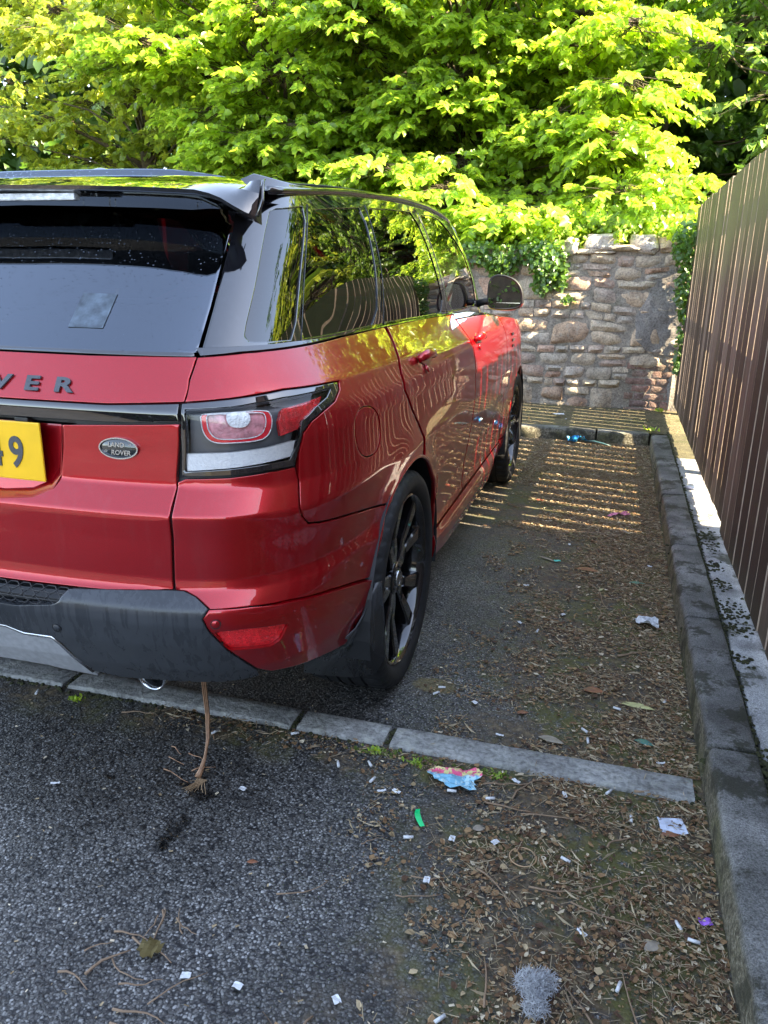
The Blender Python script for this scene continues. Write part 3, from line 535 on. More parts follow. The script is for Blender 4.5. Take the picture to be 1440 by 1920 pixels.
def chaikin(p, n=2, k=.25):
    for _ in range(n):
        o = []
        for i, a in enumerate(p):
            b = p[(i + 1) % len(p)]; o += [tuple(np.array(a) * (1 - k) + np.array(b) * k), tuple(np.array(a) * k + np.array(b) * (1 - k))]
        p = o
    return p
for k_ in ('fuel', 'lamp_ring', 'lamp_ring_in', 'lamp_bulb'): POLY[k_] = POLY[k_][:2] + (chaikin(POLY[k_][2]),)
for k_ in ('W1', 'W2', 'W3', 'W4', 'fog'): POLY[k_] = POLY[k_][:2] + (chaikin(POLY[k_][2], 1, .12),)
car = empty('parked_car', (0, 1.0, 0), label='red estate car with black roof and black wheels parked in the bay', cat='car')
B = lambda u, v: (u, v)
# inner shell: the dark structure that shows in the shut lines and wheel wells
def arc(ay, a0, a1, r, n=14):
    o = []
    for i in range(n + 1):
        a = R(a0 + (a1 - a0) * i / n); y = ay + r * math.cos(a); z = .385 + r * math.sin(a)
        y -= float(REAR(z) * (1 - sstep(.15, 1.3, y))); o.append((float(np.interp(y, PLAN[:, 1], _d)), z))
    return o
shell_poly = [(.345, 1.2), (.9, 1.2), (1.8, 1.2), (3.2, 1.19), (3.9, 1.15), (4.6, 1.08), (5.2, .98), (ULEN, .95), (ULEN, .32), (5.3, .32), (5.1, .33)] + arc(AF, -8, 188, .445, 20) + [(3.9, .35), (2.9, .35)] + arc(AX, -5, 180, .445, 20) + [(1.2, .42), (.8, .43), (.345, .42)]
d = panel_data(body, shell_poly, [POLY['lamp'][2]], su=.09, sv=.05, off=-.019, rim=False, edge=False)
link('body_shell', join([data_mesh(*d), data_mesh(*d, mirror=True)]), car, M['trim'])
panel('tailgate', 'tail_lower', M['paint'], car)
link('tailgate_backing', join([box(-.36, .36, .112, .130, 1.058, 1.116), box(-.36, .36, .07, .09, .45, .88)]), car, M['trim'])
tg = [o for o in COL.objects if o.name == 'tailgate'][0]
panel('tailgate_top_band', 'tail_upper', M['paint'], tg)
panel('tailgate_trim_strip', 'tail_strip', M['black'], tg, off=.003)
# recess behind the number plate: tapered tub set into the tailgate
def tub():
    ring = POLY['tail_lower'][2][5::-1]
    pts = [np.array(body(np.array(u), np.array(v))) for u, v in ring]
    full = pts + [p * np.array([-1, 1, 1]) for p in pts[-2::-1]] if abs(pts[-1][0]) < 1e-6 else pts + [p * np.array([-1, 1, 1]) for p in pts[::-1]]
    V = []; n = len(full)
    for k, (s, dy) in enumerate(((1.0, 0.0), (.97, .006), (.90, .034), (.885, .040))):
        for p in full: V.append((p[0] * s, (p[1] if k < 1 else p[1] + dy), .985 + (p[2] - .985) * s))
    F = [(k * n + i, (k + 1) * n + i, (k + 1) * n + i + 1, k * n + i + 1) for k in range(3) for i in range(n - 1)]
    F.append(tuple(3 * n + i for i in range(n)))
    me = mesh(V, [f[::-1] for f in F], False); me.shade_smooth(); me.set_sharp_from_angle(angle=R(35)); return me
link('plate_recess', tub(), tg, M['paint'])
pl = link('number_plate', box(-.252, .252, .0885, .0945, .908, 1.056, .003), tg, M['yellow'])
for ch, x in (('4', .1140), ('9', .1775)):
    g = glyph(ch, .108, .0012, .82, bold=.0022); g.transform(Matrix.Translation((x, .0872, .9425)) @ Matrix.Rotation(R(90), 4, 'X')); link('plate_character', g, pl, M['digit'])
link('plate_lamp_cover', box(.175, .215, .095, .125, 1.052, 1.066, .004), tg, M['trim'])
for ch, u in [(c, .3239 - .0905 * i) for i, c in enumerate('REVOR')] + [(c, -.185 - .0905 * i) for i, c in enumerate('EGNAR')]:
    me = glyph(ch, .051, .0022, 1.62, bold=.0018); v = 1.1315 + .012 * 0
    link('badge_letter', at_frame(me, frame_on(body, u, v, .0035)), tg, M['digit'])
u, v = PTS['badge']; fm = frame_on(body, u, v, .001)
def disc_mesh(rx, ry, h, n=40, ring=None):
    V = []; 
    for k, (s, z) in enumerate(((1, 0), (1, h * .6), (.96, h), (0.0, h * 1.15))):
        V += [(rx * s * math.cos(2 * math.pi * i / n), ry * s * math.sin(2 * math.pi * i / n), z) for i in range(n)]
    F = [(k * n + i, k * n + (i + 1) % n, (k + 1) * n + (i + 1) % n, (k + 1) * n + i) for k in range(3) for i in range(n)]
    return mesh(V, F, True)
def ring_mesh(rx, ry, w, h, n=40):
    V = []
    for s, z in ((1, 0), (1, h), (1 - w / rx, h), (1 - w / rx, 0)):
        q = (ry - (1 - s) * rx) / ry if s < 1 else 1
        V += [(rx * s * math.cos(2 * math.pi * i / n), ry * q * math.sin(2 * math.pi * i / n), z) for i in range(n)]
    F = [(k * n + i, k * n + (i + 1) % n, (k + 1) * n + (i + 1) % n, (k + 1) * n + i) for k in range(3) for i in range(n)]
    return mesh(V, F, False)
bd = link('oval_badge', at_frame(disc_mesh(.050, .0255, .004), fm), tg, M['badge'])
tx = [at_frame(ring_mesh(.0505, .026, .003, .006), fm)]
for t, x, y in (('LAND', -.005, .003), ('ROVER', .006, -.0155)):
    tx.append(at_frame(glyph(t, .0165, .0006, .98, .12, .0002), fm @ Matrix.Translation((x, y, .0052))))
for x, y in ((.030, .008), (-.033, -.010)): tx.append(at_frame(glyph('=', .013, .0005, 1.2, .2), fm @ Matrix.Translation((x, y - .002, .0052))))
link('badge_lettering', join(tx), tg, M['chrome'])
# quarter panels, bumper, doors
q = panel('quarter_panel', 'quarter', M['paint'], car, holes=[POLY['fuel'][2]])
fu = POLY['fuel'][2]; fc = np.mean(fu, 0); small = [tuple(fc + (np.array(p) - fc) * .955) for p in fu]
POLY['fuel_small'] = ('b', 'half', small); panel('fuel_flap', 'fuel_small', M['paint'], q[0], both=False, off=-.0008)
q2 = POLY['fuel']; POLY['fill'] = ('b', 'half', fu); 
d = panel_data(body, fu, off=-.0005, su=.03, sv=.0125); link('quarter_infill', data_mesh(*d, mirror=True), q[1], M['paint'])
panel('rear_bumper', 'bumper_up', M['paint'], car)
bl = panel('bumper_corner', 'blade', M['paint'], car, holes=[POLY['fog'][2]], off=.010, thick=.022)
fg = panel('rear_fog_lamp', 'fog', M['lamp_red'], car, off=.001, thick=.01)
for k in range(3): pass
for o in fg: pass
dk = panel('lower_bumper', 'dark', M['plastic'], car, off=.012, thick=.05, sv=.0125)
panel('skid_panel', 'silver', M['silver'], car, off=.008, thick=.05)
sl = [o for o in COL.objects if o.name == 'skid_panel'][0]; tp_ = [(u, v) for u, v in POLY['silver'][2][:7]]
lp = [body(np.array(float(s_ * u)), np.array(float(v))) + normals(body, np.array(float(s_ * u)), np.array(float(v))) * .008 for s_, seq in ((-1, tp_[::-1]), (1, tp_[1:])) for u, v in seq]
link('bright_lip', tube([tuple(p) for p in lp], .0055, 8), sl, M['chrome'])
panel('grille_backing', 'grille', M['trim'], dk[0], off=-.012)
hx = []
for r_ in range(3):
    for c_ in range(-12, 13):
        uu = c_ * .036 + (r_ % 2) * .018; vv = .6255 + r_ * .0135
        if abs(uu) < .395:
            ring = [frame_on(body, uu + .0185 * math.cos(R(60 * k)), vv + .0078 * math.sin(R(60 * k)), .004).translation for k in range(6)]
            hx.append(tube(ring + [ring[0]], .0017, 4, False))
link('mesh_grille', join(hx), dk[0], M['trim'])
for key in ('sens', 'sens2'):
    for s in (1, -1):
        uu, vv = PTS[key]; link('parking_sensor', at_frame(join([disc_mesh(.0105, .0105, .002, 20)]), frame_on(body, s * uu, vv, .0125 if key == 'sens2' else .0108)), car, M['plastic'] if key == 'sens2' else M['paint'])
        link('sensor_ring', at_frame(ring_mesh(.0125, .0125, .0015, .0022, 20), frame_on(body, s * uu, vv, .0122 if key == 'sens2' else .0106)), car, M['trim'])
panel('rear_door', 'rear_door', M['paint'], car)
panel('front_door', 'front_door', M['paint'], car)
panel('front_wing', 'wing', M['paint'], car)
panel('front_bumper', 'front_bumper', M['paint'], car, su=.05, sv=.03)
panel('sill', 'sill', M['paint'], car, off=.004)
panel('belt_trim', 'belt', M['black'], car, off=.001, su=.03, sv=.006)
# rear glass strip under the window
d = panel_data(body, [(-.69, 1.2195), (.69, 1.2195), (.69, 1.228), (0, 1.228), (-.69, 1.228)], su=.05, sv=.01, off=.001); link('window_foot_strip', data_mesh(*d), car, M['black'])
# wing vent
for s in (1, -1):
    vs = []
    for k in range(3):
        f = frame_on(body, s * float(np.interp(3.52, PLAN[:, 1], _d)), 1.055 - k * .035, .004); vs.append(at_frame(box(-.035, .035, -.008, .008, -.004, .004, .002), f))
    link('wing_vent', join(vs), car, M['black'])
# arch lips
for ay, rr in ((AX, .436), (AF, .436)):
    for s in (1, -1):
        pts = [];
        for i in range(33):
            a = R(-2 + 182 * i / 32 if ay == AF else 2 + 155 * i / 32); y = ay + rr * math.cos(a); z = .385 + rr * math.sin(a); yy = y - float(REAR(z) * (1 - sstep(.15, 1.3, y)))
            p = body(np.array(s * float(np.interp(yy, PLAN[:, 1], _d))), np.array(z)); pts.append((p[0] - s * .005, p[1], p[2]))
        link('arch_lip', tube(pts, .0075, 8), car, M['paint'])
# wheel well liners and underbody
for ay in (AX, AF):
    for s in (1, -1):
        V = []; F = []
        for i in range(25):
            a = R(-12 + 204 * i / 24)
            for x in (.955, .60): V.append((s * x, ay + .452 * math.cos(a), .385 + .452 * math.sin(a)))
        F = [(2 * i, 2 * i + 1, 2 * i + 3, 2 * i + 2) for i in range(24)]; V += [(s * .60, ay, .385)]; F += [(2 * i + 1, 2 * i + 3, len(V) - 1) for i in range(24)]
        link('wheel_liner', mesh(V, F), car, M['trim'])
link('underbody', join([box(-.42, .42, .55, 4.5, .24, .44, .02), box(-.90, .90, 1.50, 3.42, .27, .42, .02)]), car, M['trim'])
# mud flaps
for s in (1, -1):
    outl = [(.952, .600, .525), (.966, .632, .52), (.972, .640, .42), (.975, .645, .32), (.975, .640, .26), (.955, .62, .215), (.88, .60, .200), (.80, .56, .215), (.76, .50, .25), (.78, .46, .31), (.82, .40, .36), (.885, .44, .385), (.925, .50, .42), (.945, .56, .47)]
    outl = [Vector((s * a, b, c)) for a, b, c in outl]; cen = sum(outl, Vector()) / len(outl) + Vector((0, -.01, 0)); n = len(outl)
    V = outl + [cen] + [p + Vector((-s * .004, .012, 0)) for p in outl]; F = [(i, (i + 1) % n, n) for i in range(n)] + [(i, n + 1 + i, n + 1 + (i + 1) % n, (i + 1) % n) for i in range(n)]
    link('mud_flap', mesh(V, F, True), car, M['plastic'])
# exhausts
for s in (1, -1):
    me = lathe([(-.10, .040), (0, .044), (.004, .043), (.004, .039), (-.012, .037), (-.10, .032)], 36)
    me.transform(Matrix.Translation((s * .452, .170, .357)) @ Matrix.Rotation(R(8), 4, 'X') @ Matrix.Rotation(R(-90), 4, 'Z') @ Matrix.Scale(.95, 4))
    ex = link('exhaust_tip', me, car, M['chrome'])
    me = lathe([(0, .0001), (0, .036)], 24); me.transform(Matrix.Translation((s * .452, .225, .350)) @ Matrix.Rotation(R(-90), 4, 'Z')); link('exhaust_bore', me, ex, M['trim'])
# tail lamps
lh = panel('tail_lamp', 'lamp', M['black'], car, holes=[POLY['lamp_lens'][2]], off=.001, thick=.012)
def sub(name, key, mat, off, holes=(), **k):
    dd = panel_data(body, POLY[key][2], [POLY[h][2] for h in holes], off=off, thick=k.get('thick', .012), su=.02, sv=.008)
    for o, mi in ((lh[0], False), (lh[1], True)): link(name, data_mesh(*dd, mirror=mi), o, M[mat])
sub('lamp_housing', 'lamp_lens', 'lamp_dark', -.030)
sub('lamp_ring', 'lamp_ring', 'lamp_band', -.0185, ['lamp_ring_in'], thick=.01)
for key_ in ('lamp_ring', 'lamp_ring_in'):
    rp_ = [body(np.array(a), np.array(b)) + normals(body, np.array(a), np.array(b)) * (-.0175) for a, b in densify(POLY[key_][2], .02, .01)]
    for o, s in ((lh[0], 1), (lh[1], -1)): link('ring_outline', tube([(s * p[0], p[1], p[2]) for p in rp_ + rp_[:1]], .0016, 5, False), o, M['lamp_white'])
sub('lamp_inner', 'lamp_ring_in', 'lamp_pink', -.024)
sub('lamp_bulb', 'lamp_bulb', 'lamp_white', -.012)
sub('side_reflector', 'lamp_red', 'lamp_red', -.006)
sub('light_bar', 'lamp_bar', 'led', -.005)
sub('lamp_visor', 'lamp_top', 'lamp_dark', -.0015)
POLY['lens2'] = ('b', 'half', POLY['lamp_lens'][2]); sub('lamp_lens', 'lens2', 'lens', -.001)
# small optic ribs in the light bar
for o, s in ((lh[0], 1), (lh[1], -1)):
    bars = []
    for k in range(22):
        f = frame_on(body, .632 + k * .0117, .972 + k * .0011 + max(0, k - 16) * .0028, -.008); bars.append(at_frame(box(-.0035, .0035, -.007, .007, 0, .003), f))
    me = join(bars); 
    if s < 0: me.transform(Matrix.Scale(-1, 4, (1, 0, 0)))
    link('light_bar_optics', me, o, M['led'])
# greenhouse
fr = panel('window_surround', 'frame', M['black'], car, holes=[POLY[k][2] for k in ('W1', 'W2', 'W3', 'W4')], su=.04, sv=.05, thick=.02)
def grow(poly, e):
    c = np.mean(poly, 0); return [tuple(c + (np.array(p) - c) * (1 + e)) for p in poly]
for k, nm, mt in (('W1', 'quarter_window', 'glass_dark'), ('W2', 'rear_door_window', 'glass_dark'), ('W3', 'middle_window', 'glass_dark'), ('W4', 'front_door_window', 'glass_clear')):
    POLY['g' + k] = ('g', 'half', grow(POLY[k][2], .025)); panel(nm, 'g' + k, M[mt], car, off=-.003, edge=False, rim=False, su=.04, sv=.04)
for u0, u1 in ((.998, 1.005), (1.61, 1.66), (2.55, 2.57)): pass
for pa, pb in (((1.6115, .0), (1.664, .93)), ((2.603, .0), (2.512, .93)), ((.985, .02), (1.018, .90))):
    for s in (1, -1):
        pts = [green(np.array(s * (pa[0] + (pb[0] - pa[0]) * i / 8)), np.array(pa[1] + (pb[1] - pa[1]) * i / 8)) + 0 for i in range(9)]
        link('window_divider', tube([(p[0] + s * .001, p[1], p[2]) for p in pts], .0016, 6), car, M['plastic'])
rg = panel('rear_window', 'rear_glass', M['glass_rear'], car, su=.05, sv=.05, thick=.006)
panel('windscreen', 'windscreen', M['glass_clear'], car, su=.06, sv=.06, rim=False, edge=False)
stk = frame_on(green, .150, .17, -.012)
link('window_sticker', at_frame(box(-.048, .048, -.052, .060, 0, .001), frame_on(green, .322, .195, .0006)), rg[0], pmat('faded_sticker', (.062, .082, .105), .10, 0, .5, 40))
# wiper rest line and roof skin
U_, V_ = np.meshgrid(np.linspace(-1, 1, 61), np.linspace(.50, 2.90, 72), indexing='ij')
Pr = roof(U_, V_); Nr = normals(roof, U_, V_); nu, nv = U_.shape
F = [(i * nv + j, (i + 1) * nv + j, (i + 1) * nv + j + 1, i * nv + j + 1) for i in range(nu - 1) for j in range(nv - 1)]
me = mesh(Pr.reshape(-1, 3), F, True); me.normals_split_custom_set_from_vertices([tuple(n) for n in Nr.reshape(-1, 3)])
rf = link('roof', me, car, M['black'])
link('headlining', at_frame(me, Matrix.Translation((0, 0, -.035))), car, M['interior'])
for s in (1, -1):
    pts = [roof(np.array(s * .90), np.array(y)) for y in np.linspace(.70, 2.80, 26)]
    link('roof_channel', tube([(p[0], p[1], p[2] + .001) for p in pts], .006, 6, flat=.6), rf, M['trim'])
    pts = [roof(np.array(s * .995), np.array(y)) for y in np.linspace(.60, 2.88, 30)]; pts += [green(np.array(s * u_), np.array(t_)) for u_, t_ in ((3.72, .96), (3.83, .8), (3.95, .6), (4.12, .35), (4.3, .05))]
    link('gutter_trim', tube(pts, .011, 8), car, M['black'])
# roof-top details: fin aerial and low pod
def blob(x, y, z, lx, ly, lz, sk=0):
    bm = bmesh.new(); bmesh.ops.create_icosphere(bm, subdivisions=3, radius=1)
    for v in bm.verts:
        t = v.co.y; v.co = Vector((x + v.co.x * lx * (1 - .35 * t), y + t * ly, z + max(v.co.z, -.2) * lz * (1 - .5 * max(t, 0)) ))
    me = bpy.data.meshes.new('mesh'); bm.to_mesh(me); bm.free(); me.shade_smooth(); return me
link('aerial_fin', blob(-.265, 1.18, 1.715, .035, .09, .045), rf, M['black'])
link('roof_pod', blob(-.50, 1.20, 1.700, .10, .12, .030), rf, M['black'])
# spoiler
def spoiler():
    xs = [0, .2, .4, .50, .545, .575, .60, .625, .648, .668]
    T = {0: (.355, 1.6195), .2: (.355, 1.616), .4: (.358, 1.6105), .50: (.366, 1.606), .545: (.376, 1.604), .575: (.392, 1.597), .60: (.405, 1.587), .625: (.418, 1.571), .648: (.435, 1.557), .668: (.462, 1.546)}
    V = []; ns = 11
    full = [-x for x in xs[:0:-1]] + xs
    for x in full:
        a = abs(x); ty, tz = T[a]; yr = .66 - .165 * sstep(.5, .67, a); aa = min(a / float(XE(yr)), 1.0); rz = float(roof(np.array(aa), np.array(yr))[2]) + .003
        if a > .62: rz = 1.636
        dr = float(sstep(.50, .66, a))
        sec = [(yr, rz), ((yr * .6 + ty * .4), rz * .6 + tz * .4 + .006 * (1 - dr) + .003 * dr), ((yr * .25 + ty * .75), rz * .25 + tz * .75 + .004 - .001 * dr), (ty, tz), (ty + .004, tz - .009), (ty + .013, tz - .013), (ty + .03 - .01 * dr, tz - .016), (ty + .075 - .04 * dr, tz - .044 + .026 * dr), (ty + .15 - .07 * dr, tz - .036 + .026 * dr), (.62, tz + .02 + .0 * dr), (yr, rz - .02)]
        V += [(x, min(y, yr), z) for y, z in sec]
    n = len(full); F = [(i * ns + j, i * ns + (j + 1) % ns, (i + 1) * ns + (j + 1) % ns, (i + 1) * ns + j) for i in range(n - 1) for j in range(ns)]
    F += [tuple(range(ns))[::-1], tuple((n - 1) * ns + j for j in range(ns))]
    bm = bmesh.new(); vs = [bm.verts.new(v) for v in V]
    for f in F: bm.faces.new([vs[i] for i in f])
    bmesh.ops.recalc_face_normals(bm, faces=bm.faces); me = bpy.data.meshes.new('mesh'); bm.to_mesh(me); bm.free(); me.shade_smooth(); me.set_sharp_from_angle(angle=R(28)); return me
sp = link('roof_spoiler', spoiler(), car, M['black'])
for s in (1, -1):
    link('spoiler_end_blade', tube([(s * .664, .530, 1.640), (s * .667, .512, 1.634), (s * .670, .500, 1.618), (s * .674, .490, 1.590), (s * .672, .462, 1.548)], [.002, .004, .005, .005, .004], 8), sp, M['black'])
link('high_brake_lamp', box(-.20, .20, .374, .40, 1.582, 1.600, .004), sp, M['lamp_grey'])
# interior
bits = [box(-.66, .66, .55, 3.3, .44, .52), box(-.76, .76, 3.0, 3.5, .80, 1.10, .08), box(-.62, .62, .42, 1.30, .52, 1.02, .03)]
link('cabin_floor', join(bits), car, M['interior'])
for y, xs in ((2.25, (-.36, .36)), (1.35, (-.38, .38))):
    for x in xs:
        st = link('seat', join([box(x - .25, x + .25, y, y + .5, .6, .78, .06), box(x - .25, x + .25, y - .14, y + .04, .72, 1.30, .06)]), car, M['seat'])
        link('headrest', box(x - .13, x + .13, y - .15, y - .04, 1.34, 1.50, .04), st, M['seat'])
link('steering_wheel', at_frame(lathe([(.0, .17), (.012, .18), (0, .19), (-.012, .18)], 32, closed=True), Matrix.Translation((.36, 2.95, 1.08)) @ Matrix.Rotation(R(90), 4, 'Z') @ Matrix.Rotation(R(0), 4, 'Y') @ Matrix.Rotation(R(25), 4, 'Y')), car, M['interior'])
# bonnet
U_, V_ = np.meshgrid(np.linspace(-1, 1, 25), np.linspace(0, 1, 20), indexing='ij')
yv = 3.22 + (4.60 - 3.22) * V_; zt = np.interp(yv, [3.22, 3.6, 4.0, 4.35, 4.6], [1.174, 1.152, 1.122, 1.062, .985])
uu = np.interp(yv, PLAN[:, 1], _d); Pb = body(uu, zt); xe = Pb[..., 0] - .004
Pb = np.stack([U_ * xe, Pb[..., 1] + .22 * (1 - U_ ** 2) * V_, zt + .045 * (1 - abs(U_) ** 3) * (1 - V_ ** 3 * .6)], -1); nu, nv = U_.shape
F = [(i * nv + j, (i + 1) * nv + j, (i + 1) * nv + j + 1, i * nv + j + 1) for i in range(nu - 1) for j in range(nv - 1)]
link('bonnet', mesh(Pb.reshape(-1, 3), F, True), car, M['paint'])
for s in (1, -1):
    link('headlamp', blob(s * .74, 4.42, .88, .12, .16, .07), car, M['lamp_grey'])
link('radiator_grille', box(-.45, .45, 4.76, 4.82, .62, .86, .02), car, M['trim'])
# door handles
for (yy, zz) in ((1.26, 1.128), (2.30, 1.118)):
    for s in (1, -1):
        uu = float(np.interp(yy, PLAN[:, 1], _d)); f = frame_on(body, s * uu, zz, 0)
        pts = [(-.085, 0, .004), (-.07, .002, .026), (-.03, .004, .036), (.03, .002, .036), (.07, -.002, .026), (.085, -.004, .004)]
        h = link('door_handle', at_frame(tube(pts, [.012, .016, .017, .017, .016, .010], 12, flat=.55), f), car, M['paint'])
        link('handle_recess', at_frame(disc_mesh(.06, .026, .0012, 24), f @ Matrix.Translation((0, 0, .001))), h, M['paint'])
        if s > 0: link('key_barrel', at_frame(disc_mesh(.013, .016, .006, 18), f @ Matrix.Translation((-.02, -.040, .001))), h, M['paint'])
# mirrors
for s in (1, -1):
    prof2 = [(.865, 1.245), (.865, 1.36), (.88, 1.395), (.92, 1.410), (.985, 1.398), (1.035, 1.365), (1.058, 1.315), (1.062, 1.262), (1.045, 1.236), (.99, 1.224), (.90, 1.226)]; prof2 = chaikin(prof2)
    cx = np.mean([p[0] for p in prof2]); cz = np.mean([p[1] for p in prof2]); n = len(prof2); V = []
    for sc_, y in ((.90, 2.985), (1.0, 2.975), (1.03, 3.00), (1.0, 3.06), (.8, 3.12), (.4, 3.15)):
        V += [(s * (cx + (x - cx) * sc_), y, cz + (z - cz) * sc_) for x, z in prof2]
    F = [(k * n + i, k * n + (i + 1) % n, (k + 1) * n + (i + 1) % n, (k + 1) * n + i) for k in range(5) for i in range(n)] + [tuple(5 * n + i for i in range(n))]
    mm = mesh(V, F, True); mi = link('door_mirror', mm, car, M['trim'])
    link('mirror_glass', mesh([(s * (cx + (x - cx) * .93), 2.983 + (x - cx) * .10, cz + (z - cz) * .92) for x, z in prof2], [tuple(range(n))[::(1 if s > 0 else -1)]]), mi, M['mirror'])
    link('mirror_foot', tube([(s * .79, 3.05, 1.245), (s * .84, 3.04, 1.262), (s * .90, 3.03, 1.265)], [.022, .018, .02], 8), mi, M['trim'])
    link('mirror_cap', at_frame(mesh([(s * (cx + (x - cx) * sc_), y, min(cz + (z - cz) * sc_ * 1.02, 1.262)) for sc_, y in ((1.005, 2.976), (1.04, 3.0), (1.01, 3.06), (.82, 3.125)) for x, z in prof2], [(k * n + i, k * n + (i + 1) % n, (k + 1) * n + (i + 1) % n, (k + 1) * n + i) for k in range(3) for i in range(n)], True), Matrix.Translation((0, 0, -.002))), mi, M['paint'])
# wheels
def make_wheel():
    w = {}
    def wob(i, j, a, r):
        if .35 < r and abs(a) > .07 and abs(a) < .135 and (j % 5 in (0,)): r -= .007
        return a, r
    ty = [(.112, .298), (.124, .302), (.138, .318), (.147, .345), (.140, .368), (.124, .3825), (.100, .3855), (.072, .386), (.070, .379), (.064, .379), (.062, .386), (.026, .3875), (.024, .380), (.018, .380), (.016, .3875), (-.016, .3875), (-.018, .380), (-.024, .380), (-.026, .3875), (-.062, .386), (-.064, .379), (-.070, .379), (-.072, .386), (-.100, .3855), (-.124, .3825), (-.140, .368), (-.146, .34), (-.136, .31), (-.118, .298)]
    w['tyre'] = lathe(ty, 230, wob=wob); w['tyre'].set_sharp_from_angle(angle=R(40))
    w['rim'] = lathe([(.114, .304), (.128, .303), (.131, .298), (.126, .292), (.112, .287), (.095, .282), (.02, .272), (-.12, .285), (-.13, .30)], 90); w['rim'].set_sharp_from_angle(angle=R(40))
    def spoke(a0, a1, w0, w1):
        V = []
        for (r, t, wd, x) in ((.040, a0 * .6, w0, .092), (.10, a0, w0 * .95, .096), (.15, (a0 * .75 + a1 * .25), w0 * .85, .094), (.22, a1 * .86, w1, .104), (.290, a1, w1 * 1.2, .114)):
            p = Vector((0, r * math.cos(R(t)), r * math.sin(R(t)))); nrm = Vector((0, -math.sin(R(t)), math.cos(R(t))))
            for (q, dx) in ((-1, -.045), (-1, -.006), (-.72, 0), (.72, 0), (1, -.006), (1, -.045)): V.append(p + nrm * wd * q + Vector((x + dx, 0, 0)))
        F = [(k * 6 + i, k * 6 + i + 1, (k + 1) * 6 + i + 1, (k + 1) * 6 + i) for k in range(4) for i in range(5)]
        return mesh(V, F, False)
    w['spoke'] = join([spoke(10, 16, .022, .027), spoke(-10, -16, .022, .027)])
    w['hub'] = lathe([(.07, .062), (.096, .058), (.100, .050), (.100, .034), (.092, .032), (.092, .0001)], 40); w['hub'].set_sharp_from_angle(angle=R(35))
    w['wheel_cap'] = lathe([(.092, .031), (.104, .030), (.106, .027), (.106, .0001)], 40)
    w['cap_ring'] = lathe([(.104, .0300), (.108, .0290), (.108, .0265), (.104, .0255)], 40)
    w['brake_disc'] = lathe([(.010, .06), (.010, .185), (-.01, .185)], 60)
    w['caliper'] = box(-.02, .045, -.20, -.10, -.06, .09, .015)
    w['bolt'] = lathe([(.096, .008), (.104, .008), (.104, .0001)], 6)
    return w
W = make_wheel(); first = True
for ay in (AX, AF):
    for s in (1, -1):
        e = empty('wheel', (s * .815, ay, .3855)); e.parent = car; e.matrix_parent_inverse = PINV(car)
        e.scale = (s, 1, 1); e.rotation_euler = (R(16 if ay == AX else 40), 0, 0)
        for k, mt in (('tyre', 'rubber'), ('rim', 'rim'), ('hub', 'rim'), ('wheel_cap', 'badge'), ('cap_ring', 'chrome'), ('brake_disc', 'disc'), ('caliper', 'trim')):
            o = link(k, W[k], None, M[mt]); o.parent = e
        for k in range(5):
            o = link('spoke', W['spoke'], None, M['rim']); o.parent = e; o.rotation_euler = (R(90 + 72 * k), 0, 0)
            o = link('bolt', W['bolt'], None, M['trim']); o.parent = e; a = R(126 + 72 * k); o.location = (0, .044 * math.cos(a), .044 * math.sin(a))
# ------------------------------------------------------------------ ground and kerbs
def sheet(x0, x1, y0, y1, z, nx=1, ny=1):
    X, Y = np.meshgrid(np.linspace(x0, x1, nx + 1), np.linspace(y0, y1, ny + 1), indexing='ij'); V = np.stack([X, Y, np.full_like(X, z)], -1).reshape(-1, 3)
    F = np.array([(i * (ny + 1) + j, (i + 1) * (ny + 1) + j, (i + 1) * (ny + 1) + j + 1, i * (ny + 1) + j + 1) for i in range(nx) for j in range(ny)]); return npmesh(V, F)
link('ground', sheet(-300, 300, -300, 300, -.03), None, M['soil'], kind='structure')
link('road', sheet(-40, 1.945, -40, 5.49, 0, 1, 1), None, M['ground'], kind='structure')
from mathutils import noise as mn
def kerbstone(x0, x1, y0, y1, z0, z1, edge='x', chip=.006, seg=.05, r=.016):
    """a long block with a rounded upper edge on its low side, worn and slightly uneven"""
    L = (y1 - y0) if edge == 'x' else (x1 - x0); n = max(2, int(L / seg)); W_ = (x1 - x0) if edge == 'x' else (y1 - y0); V = []; F = []
    prof_ = [(0, z0), (0, z0 + (z1 - z0) * .35), (.002, z0 + (z1 - z0) * .7), (.005, z1 - r), (.005 + r * .3, z1 - r * .3), (.005 + r, z1), (W_ * .35, z1), (W_ * .65, z1), (W_ - .006, z1), (W_, z1 - .006), (W_, z0)]
    m_ = len(prof_); off = random.random() * 50
    for i in range(n + 1):
        t = i / n; 
        for k, (w, z) in enumerate(prof_):
            a = w; ll = t * L; zz = z
            p = Vector((ll * 9 + off, w * 14, z * 14)); d = mn.noise(p) * chip + mn.noise(p * 3.1) * chip * .5
            if k in (0, m_ - 1): d = 0
            if i in (0, n): ll += (.004 if i == 0 else -.004) * (k not in (0, m_ - 1)); 
            a += d * (1 if k < 6 else .3); zz += d * .6 * (k > 2)
            if i in (0, n) and 3 <= k <= 8: zz -= .004
            V.append((x0 + a, y0 + ll, zz) if edge == 'x' else (x0 + ll, y0 + a, zz))
    for i in range(n):
        for k in range(m_ - 1): F.append((i * m_ + k, i * m_ + k + 1, (i + 1) * m_ + k + 1, (i + 1) * m_ + k))
    F.append(tuple(range(m_))); F.append(tuple(n * m_ + k for k in range(m_))[::-1])
    if edge == 'x': F = [f[::-1] for f in F]
    me = mesh(V, F, True); me.set_sharp_from_angle(angle=R(50)); return me
kerb = empty('kerb', (1.94, 2, 0), label='raised grey kerb of long worn stones running beside the fence', cat='kerb')
js = [-3.0, -2.09, -1.18, -.245, .69, 1.615, 2.53, 3.50, 4.40, 5.475]
